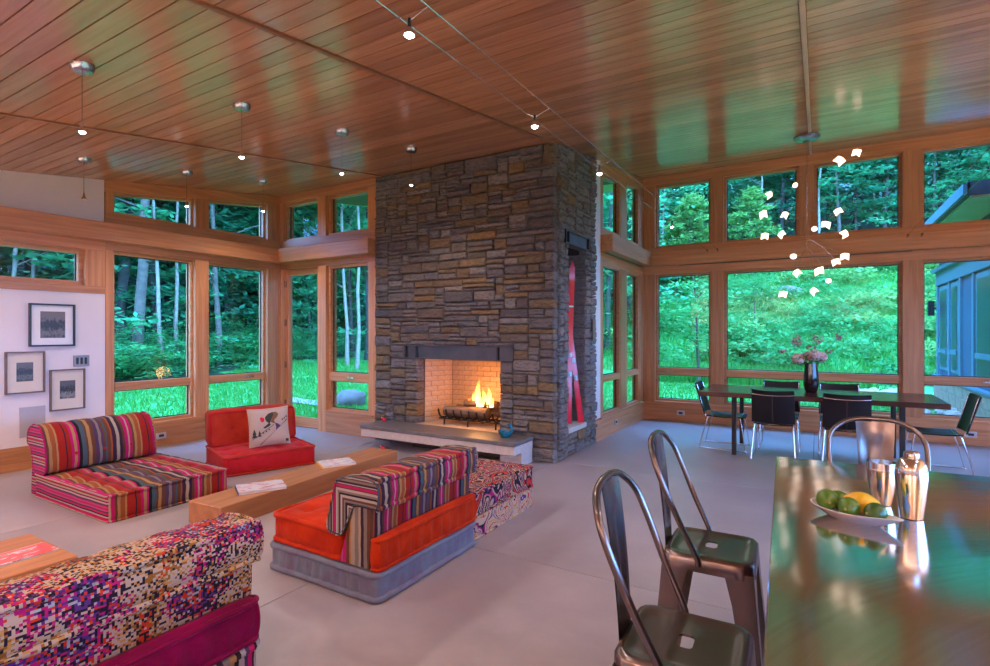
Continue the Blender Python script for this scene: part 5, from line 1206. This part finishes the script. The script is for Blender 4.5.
def trunk_mesh(h, r, mat, seed, branches=5):
    rnd = random.Random(seed); pts = []; x = y = 0
    for i in range(9): pts.append((x, y, h*i/8)); x += rnd.uniform(-.1,.1)*h/10; y += rnd.uniform(-.1,.1)*h/10
    mb = MB(); mb.tube(pts, [r*(1-.75*i/8)*(1.25 if i == 0 else 1) for i in range(9)], 9)
    for k in range(branches):
        q = Vector(pts[rnd.randint(2, 7)]); a = rnd.uniform(0, 2*PI); L = h*rnd.uniform(.10,.2); e = q+Vector((math.cos(a)*L, math.sin(a)*L, L*rnd.uniform(.3,.9))); mb.tube([q, (q+e)/2+Vector((0,0,.05*L)), e], [r*.3, r*.2, r*.06], 6)
    return mesh('trunk', mb, mat, smooth=60)
TR = {k: [trunk_mesh(11, 0.10 if k != 'birch' else 0.065, M['trunk_'+k], 30+s) for s in range(3)] for k in ('grey', 'dark', 'birch')}
def tree(x, y, kind, crown, label, group, s=1.0, bare=0.0, rz=None, cz=0.0):
    t_ = thing('forest_tree', (x, y, terr(x, y)-.05), rt.uniform(0, 6.28) if rz is None else rz, label, 'tree', group)
    place('trunk', TR[kind][rt.randint(0, 2)], (0,0,0), t_, scale=(s*(1+bare), s*(1+bare), s)); place('tree_crown', crowns[crown], (0,0,cz), t_, scale=(s, s, s)); return t_
# marked trees seen through particular windows
def ray(px, d): a = (px-495)/537.12; return d*(a*0.8579-0.5137), d*(a*0.5137+0.8579)
for px, d, kind, cr, sc_, cz, lb in ((134,14.0,'grey',1,1.05,4.2,'thick straight grey trunk seen in the window nearest the prints'),(121,15.5,'dark',0,1.1,4.5,'dark trunk left of the thick grey trunk'),(163,14.5,'birch',1,0.9,4.4,'thin pale trunk in the middle of the window by the prints'),(177,15.2,'birch',0,0.9,4.4,'leaning pale trunk at the right of the window by the prints'),(219,16.0,'grey',2,0.9,4.0,'thin trunk in the window left of the door'),(10,13.5,'birch',0,0.9,4.5,'pale trunk at the left edge seen in the high low window'),(33,14.5,'birch',1,0.9,4.5,'pale trunk in the high window above the black frame'),(23,16,'dark',2,1.0,4.0,'dark trunk between two pale trunks in the high window'),
    (347,19.0,'birch',1,1.0,4.5,'left white birch in the window beside the fireplace'),(357,18.2,'birch',0,1.0,4.5,'right white birch in the window beside the fireplace'),(367,21,'dark',2,1.1,4.0,'dark trunk right of the birches'),
    (661,28.5,'birch',0,1.0,3.0,'pale trunk in the corner clerestory'),(760,27.5,'birch',1,1.0,3.5,'pale leaning trunk left of the chandelier'),(817,27.0,'birch',2,1.05,3.5,'pale blue trunk right beside the upper post'),(856,28.5,'grey',1,1.0,3.0,'thin trunk right of the chandelier'),(943,27.5,'grey',0,1.0,3.0,'thin trunk in the far right clerestory'),(969,28.5,'birch',1,1.0,3.0,'thin pale trunk above the wing roof')):
    x, y = ray(px, d); o = tree(x, y, kind, cr, lb, 'marked trees', sc_, 0.4 if 'thick' in lb else 0.0, cz=cz)
def px_of(x, y): return 495 + 537.12*(0.8579*x+0.5137*y)/max(0.1, -0.5137*x+0.8579*y)
def pane_name(x, y):
    p_ = px_of(x, y)
    for lim, nm in ((105, 'the high left window'), (192, 'the window by the prints'), (262, 'the window left of the door'), (322, 'the glass door'), (376, 'the window beside the fireplace'), (598, 'the stone chimney'), (642, 'the side windows'), (714, 'the corner dining window'), (760, 'the left third of the picture window'), (830, 'the middle of the picture window'), (905, 'the right third of the picture window'), (990, 'the right end window')):
        if p_ < lim: return nm
    return 'the right edge of the picture'
def lbl(side): return {'w': 'leafy forest tree beyond the left windows', 'n': 'leafy forest tree on the ridge behind the dining windows', 'm': 'leafy forest tree beyond the glass door'}[side]
cnt = 0
def scatter(side, pts):
    for x, y in pts:
        k_, c_ = rt.choice(('grey','dark','dark')), rt.randint(0, 4); far = 'near' if math.hypot(x, y) < (24 if side != 'n' else 37) else 'far'
        tree(x, y, k_, c_, '%s %s forest tree with %s trunk behind %s' % (far, 'dark leaved' if c_ in (2, 4) else 'green leaved', k_, pane_name(x, y)), 'forest trees beyond the windows', rt.uniform(.75, 1.15))
scatter('w', [(-16.5-3.0*r_-rt.uniform(0,2.0), -2+2.1*k+rt.uniform(-.8,.8)) for r_ in range(4) for k in range(8)])
scatter('m', [(-19.0-2.4*r_-rt.uniform(0,2)+0.45*k, 12.5+1.9*k+rt.uniform(-.8,.8)) for r_ in range(4) for k in range(9)])
scatter('m', [ray(q, 21.5+2.5*(k%3)) for k, q in enumerate((284,293,300,308,316,338,353,372,600,607,626))])
scatter('n', [(-20+2.3*k+rt.uniform(-.8,.8), 32.5+3.0*r_+rt.uniform(-.9,.9)) for r_ in range(4) for k in range(16)])
# brighter young trees and saplings
cl = []
for _ in range(110):
    u = rt.random(); a = rt.uniform(0, 2*PI); rad = 1.2*math.sin(PI*(0.15+0.8*u))*math.sqrt(rt.random()); cl.append(((rad*math.cos(a), rad*math.sin(a), 0.9+3.6*u), rt.uniform(.25,.45)))
v, f = leaves_mb(cl, 40, 0.11, 0.35, rt); bright = mk('tree_crown', v, f, M['leaf_bright'])
cl = [((rt.gauss(0,.65), rt.gauss(0,.65), rt.uniform(1.3, 3.2)), .35) for _ in range(60)]; v, f = leaves_mb(cl, 22, 0.09, 0.35, rt); sparse = mk('tree_crown', v, f, M['leaf_shrub'])
yt = trunk_mesh(3.6, 0.05, M['trunk_grey'], 77, 9)
def young(px, d, crown, s, label, cz=0.0):
    x, y = ray(px, d); t_ = thing('young_tree', (x, y, terr(x, y)-.03), rt.uniform(0, 6), label, 'tree'); place('trunk', yt, (0,0,0), t_, scale=(s,s,s)); place('tree_crown', crown, (0,0,cz), t_, scale=(s,s,s))
young(692, 25, bright, 1.05, 'bright light green maple in the corner clerestory'); young(676, 26, bright, 0.8, 'smaller light green maple left of the bright one'); young(752, 26, bright, 0.95, 'light green maple left of the chandelier')
young(698, 15.5, sparse, 0.95, 'thin young tree on the lawn outside the corner window'); young(755, 20, sparse, 0.55, 'bare sapling stake on the hillside left of the vase', 0.6)
# shrubs
shr = []
for kind in range(3):
    cl = [((rt.gauss(0,.42), rt.gauss(0,.42), abs(rt.gauss(.22,.16))), .22) for _ in range(34)]; v, f = leaves_mb(cl, 16, 0.065, 0.6, rt, 0.45); shr.append(mk('foliage', v, f, M['leaf_shrub' if kind else 'leaf_bright']))
for k in range(190):
    y = 19.6+11.0*(k/190)+rt.uniform(-.4,.4); x = rt.uniform(-12.5, 2.2+0.45*(y-16) if y > 16 else 2)
    o = place('hillside_shrub', shr[rt.randint(0,2)], (x, y, terr(x, y)-.03), rot=(0,0,rt.uniform(0,6)), scale=(*(rt.uniform(.7,1.5),)*2, rt.uniform(.8,1.5))); props(o, 'leafy shrub %s the hillside behind %s' % ('low on' if y < 22 else 'halfway up' if y < 26.5 else 'high on', pane_name(x, y)), 'shrub', 'hillside shrubs')
us = []
for kind in range(2):
    cl = [((rt.gauss(0,.8), rt.gauss(0,.8), abs(rt.gauss(.9,.75))), .4) for _ in range(70)]; v, f = leaves_mb(cl, 26, 0.075, 0.5, rt, 0.5); us.append(mk('foliage', v, f, M['leaf_forest' if kind else 'leaf_shrub']))
for k in range(90):
    y = -2+0.24*k+rt.uniform(-.3,.3); x = -13.9-0.28*max(0,y-6)-rt.uniform(0,2.4)
    o = place('forest_shrub', us[k%2], (x, y, terr(x, y)-.03), rot=(0,0,rt.uniform(0,6)), scale=(*(rt.uniform(.5,1.0),)*2, rt.uniform(.22,.55))); props(o, '%s leafy shrub on the forest edge behind %s' % ('light green' if k % 2 == 0 else 'deep green', pane_name(x, y)), 'shrub', 'forest edge shrubs')
# tall grass clumps at the hill foot
tg_ = []
for s in range(2):
    mb = MB()
    for _ in range(130): blade(mb, rg.gauss(0,.16), rg.gauss(0,.16), 0, rg.uniform(.35,.75), .014, .4)
    tg_.append(mk('blades', mb.v, mb.f, M['grass_blade']))
for k in range(22):
    x = -5.2+0.30*k+rt.uniform(-.1,.1); y = 17.9+rt.uniform(-.4,.5)
    props(place('grass_clump', tg_[k%2], (x, y, terr(x,y)-.02), rot=(0,0,rt.uniform(0,6))), 'tall grass clump at the hill foot behind ' + pane_name(x, y), 'grass', 'tall grass clumps')
# mulch strip, pebbles, boulders, path
mb = MB(); 
for k in range(24):
    x0 = -3+0.45*k; vs_ = [(x0, 18.75, 0), (x0+.45, 18.75, 0), (x0+.45, 19.5, 0), (x0, 19.5, 0)]; mb.add([(x, y, terr(x, y)+.03) for x, y, _ in vs_], [(0,1,2,3)])
props(obj('mulch_bed', mb, M['mulch'], None), 'dark mulch strip at the foot of the planted hill', 'ground', kind='structure')
mb = MB()
for _ in range(420):
    x = rt.uniform(0.2, 2.25); y = 17.2+rt.gauss(0,.35) if rt.random() < .6 else rt.uniform(11, 17); x = x if y > 16.6 else rt.uniform(1.75, 2.35); r_ = rt.uniform(.04,.10); mb.ball((x, y, terr(x,y)+r_*.4), (r_, r_*rt.uniform(.7,1.2), r_*.6), 6, 4)
props(obj('pebble_strip', mb, M['pebble'], None, smooth=60), 'pale pebbles edging the bed by the wing', 'pebbles', kind='stuff')
def boulder(x, y, r_, label):
    mb = MB(); mb.ball((0,0,0), 1, 16, 10); mb.v = [tuple(Vector(p)*(1+0.25*noise.noise(Vector(p)*1.6+Vector((x,y,0))))) for p in mb.v]; mb.v = [(a*r_[0], b*r_[1], c*r_[2]) for a,b,c in mb.v]
    o = obj('boulder', mb, M['boulder_grey'], None, smooth=50); o.location = (x, y, terr(x,y)+r_[2]*.5); props(o, label, 'boulder', 'garden boulders')
x, y = ray(351, 11.6); boulder(x, y, (.33,.28,.24), 'rounded grey boulder on the lawn outside the fireplace window')
x, y = ray(886, 24.5); boulder(x, y, (.75,.4,.3), 'flat grey boulder on the upper hillside right of the chandelier'); x, y = ray(789, 23); boulder(x, y, (.5,.3,.25), 'small grey boulder on the upper hillside under the chandelier')
mb = MB(); 
for k in range(5):
    a, b = -8.9-0.35*k, -8.9-0.35*(k+1); yy = lambda q: 8.0-0.1*(q+8.4)
    mb.add([(a, yy(a)-.25, terr(a,yy(a)-.25)+.045), (b, yy(b)-.25, terr(b,yy(b)-.25)+.045), (b, yy(b)+.25, terr(b,yy(b)+.25)+.045), (a, yy(a)+.25, terr(a,yy(a)+.25)+.045)], [(0,1,2,3)])
props(obj('garden_path', mb, M['path_gravel'], None), 'pale gravel path crossing the lawn outside the glass door', 'path', kind='structure')
# ---------------- the wing of the house
wg = thing('house_wing', (4.4, 13.2, -0.2), 0, 'blue painted wing of the house seen through the right window', 'building')
def wbx(nm, a, b, c, d_, e, f_, mt, par=None, bev=0): mb = MB(); mb.box(a,b,c,d_,e,f_); return obj(nm, mb, M[mt], par or wg, bevel=bev, world=True)
wbx('wall', 2.50, 6.4, 9.32, 16.4, 0.42, 3.45, 'wing_siding')
for z in range(3):
    y = 9.32
    while y < 16.4:
        L = rt.uniform(.4,.8); e = min(16.45, y+L); wbx('base_stone', 2.40, 2.60, y+.004, e-.004, -0.3+0.235*z, -0.3+0.235*(z+1)-.006, 'wing_stone', None, 0.008); y = e
wbx('water_table', 2.38, 2.5, 9.32, 16.46, 0.405, 0.45, 'wing_trim')
for y in (16.28, 15.0, 13.95, 12.9, 11.0): wbx('trim_board', 2.455, 2.5, y, y+.15, 0.45, 2.75, 'wing_trim')
wbx('trim_board', 2.44, 2.5, 9.32, 16.43, 2.55, 2.85, 'wing_trim'); wbx('eave_molding', 2.36, 2.5, 9.32, 16.45, 2.85, 2.93, 'wing_trim')
for y0, y1 in ((15.25, 16.15), (14.2, 14.9), (11.2, 12.8)):
    wn = wbx('window', 2.47, 2.5, y0, y1, 0.6, 2.5, 'wing_trim'); 
    for a, b in ((0.68, 0.98), (1.08, 2.40)): wbx('pane', 2.462, 2.47, y0+.1, y1-.1, a, b, 'wing_glass', wn)
    wbx('sash_bar', 2.44, 2.47, y0+.06, y1-.06, 0.98, 1.08, 'wing_trim', wn)
wbx('roof', 1.95, 6.9, 10.6, 17.1, 3.52, 3.72, 'wing_roof'); wbx('soffit', 2.0, 6.8, 10.65, 17.05, 3.48, 3.52, 'soffit'); wbx('gutter', 1.90, 1.98, 10.6, 17.1, 3.54, 3.70, 'wing_trim')
sc_ = thing('wall_sconce', (2.42, 16.50, 1.9), 0, 'small black box sconce on the corner of the wing', 'lamp')
wbx('arm', 2.40, 2.5, 16.45, 16.49, 2.0, 2.04, 'black_steel', sc_); wbx('shade', 2.30, 2.42, 16.42, 16.54, 1.85, 2.2, 'black_steel', sc_)
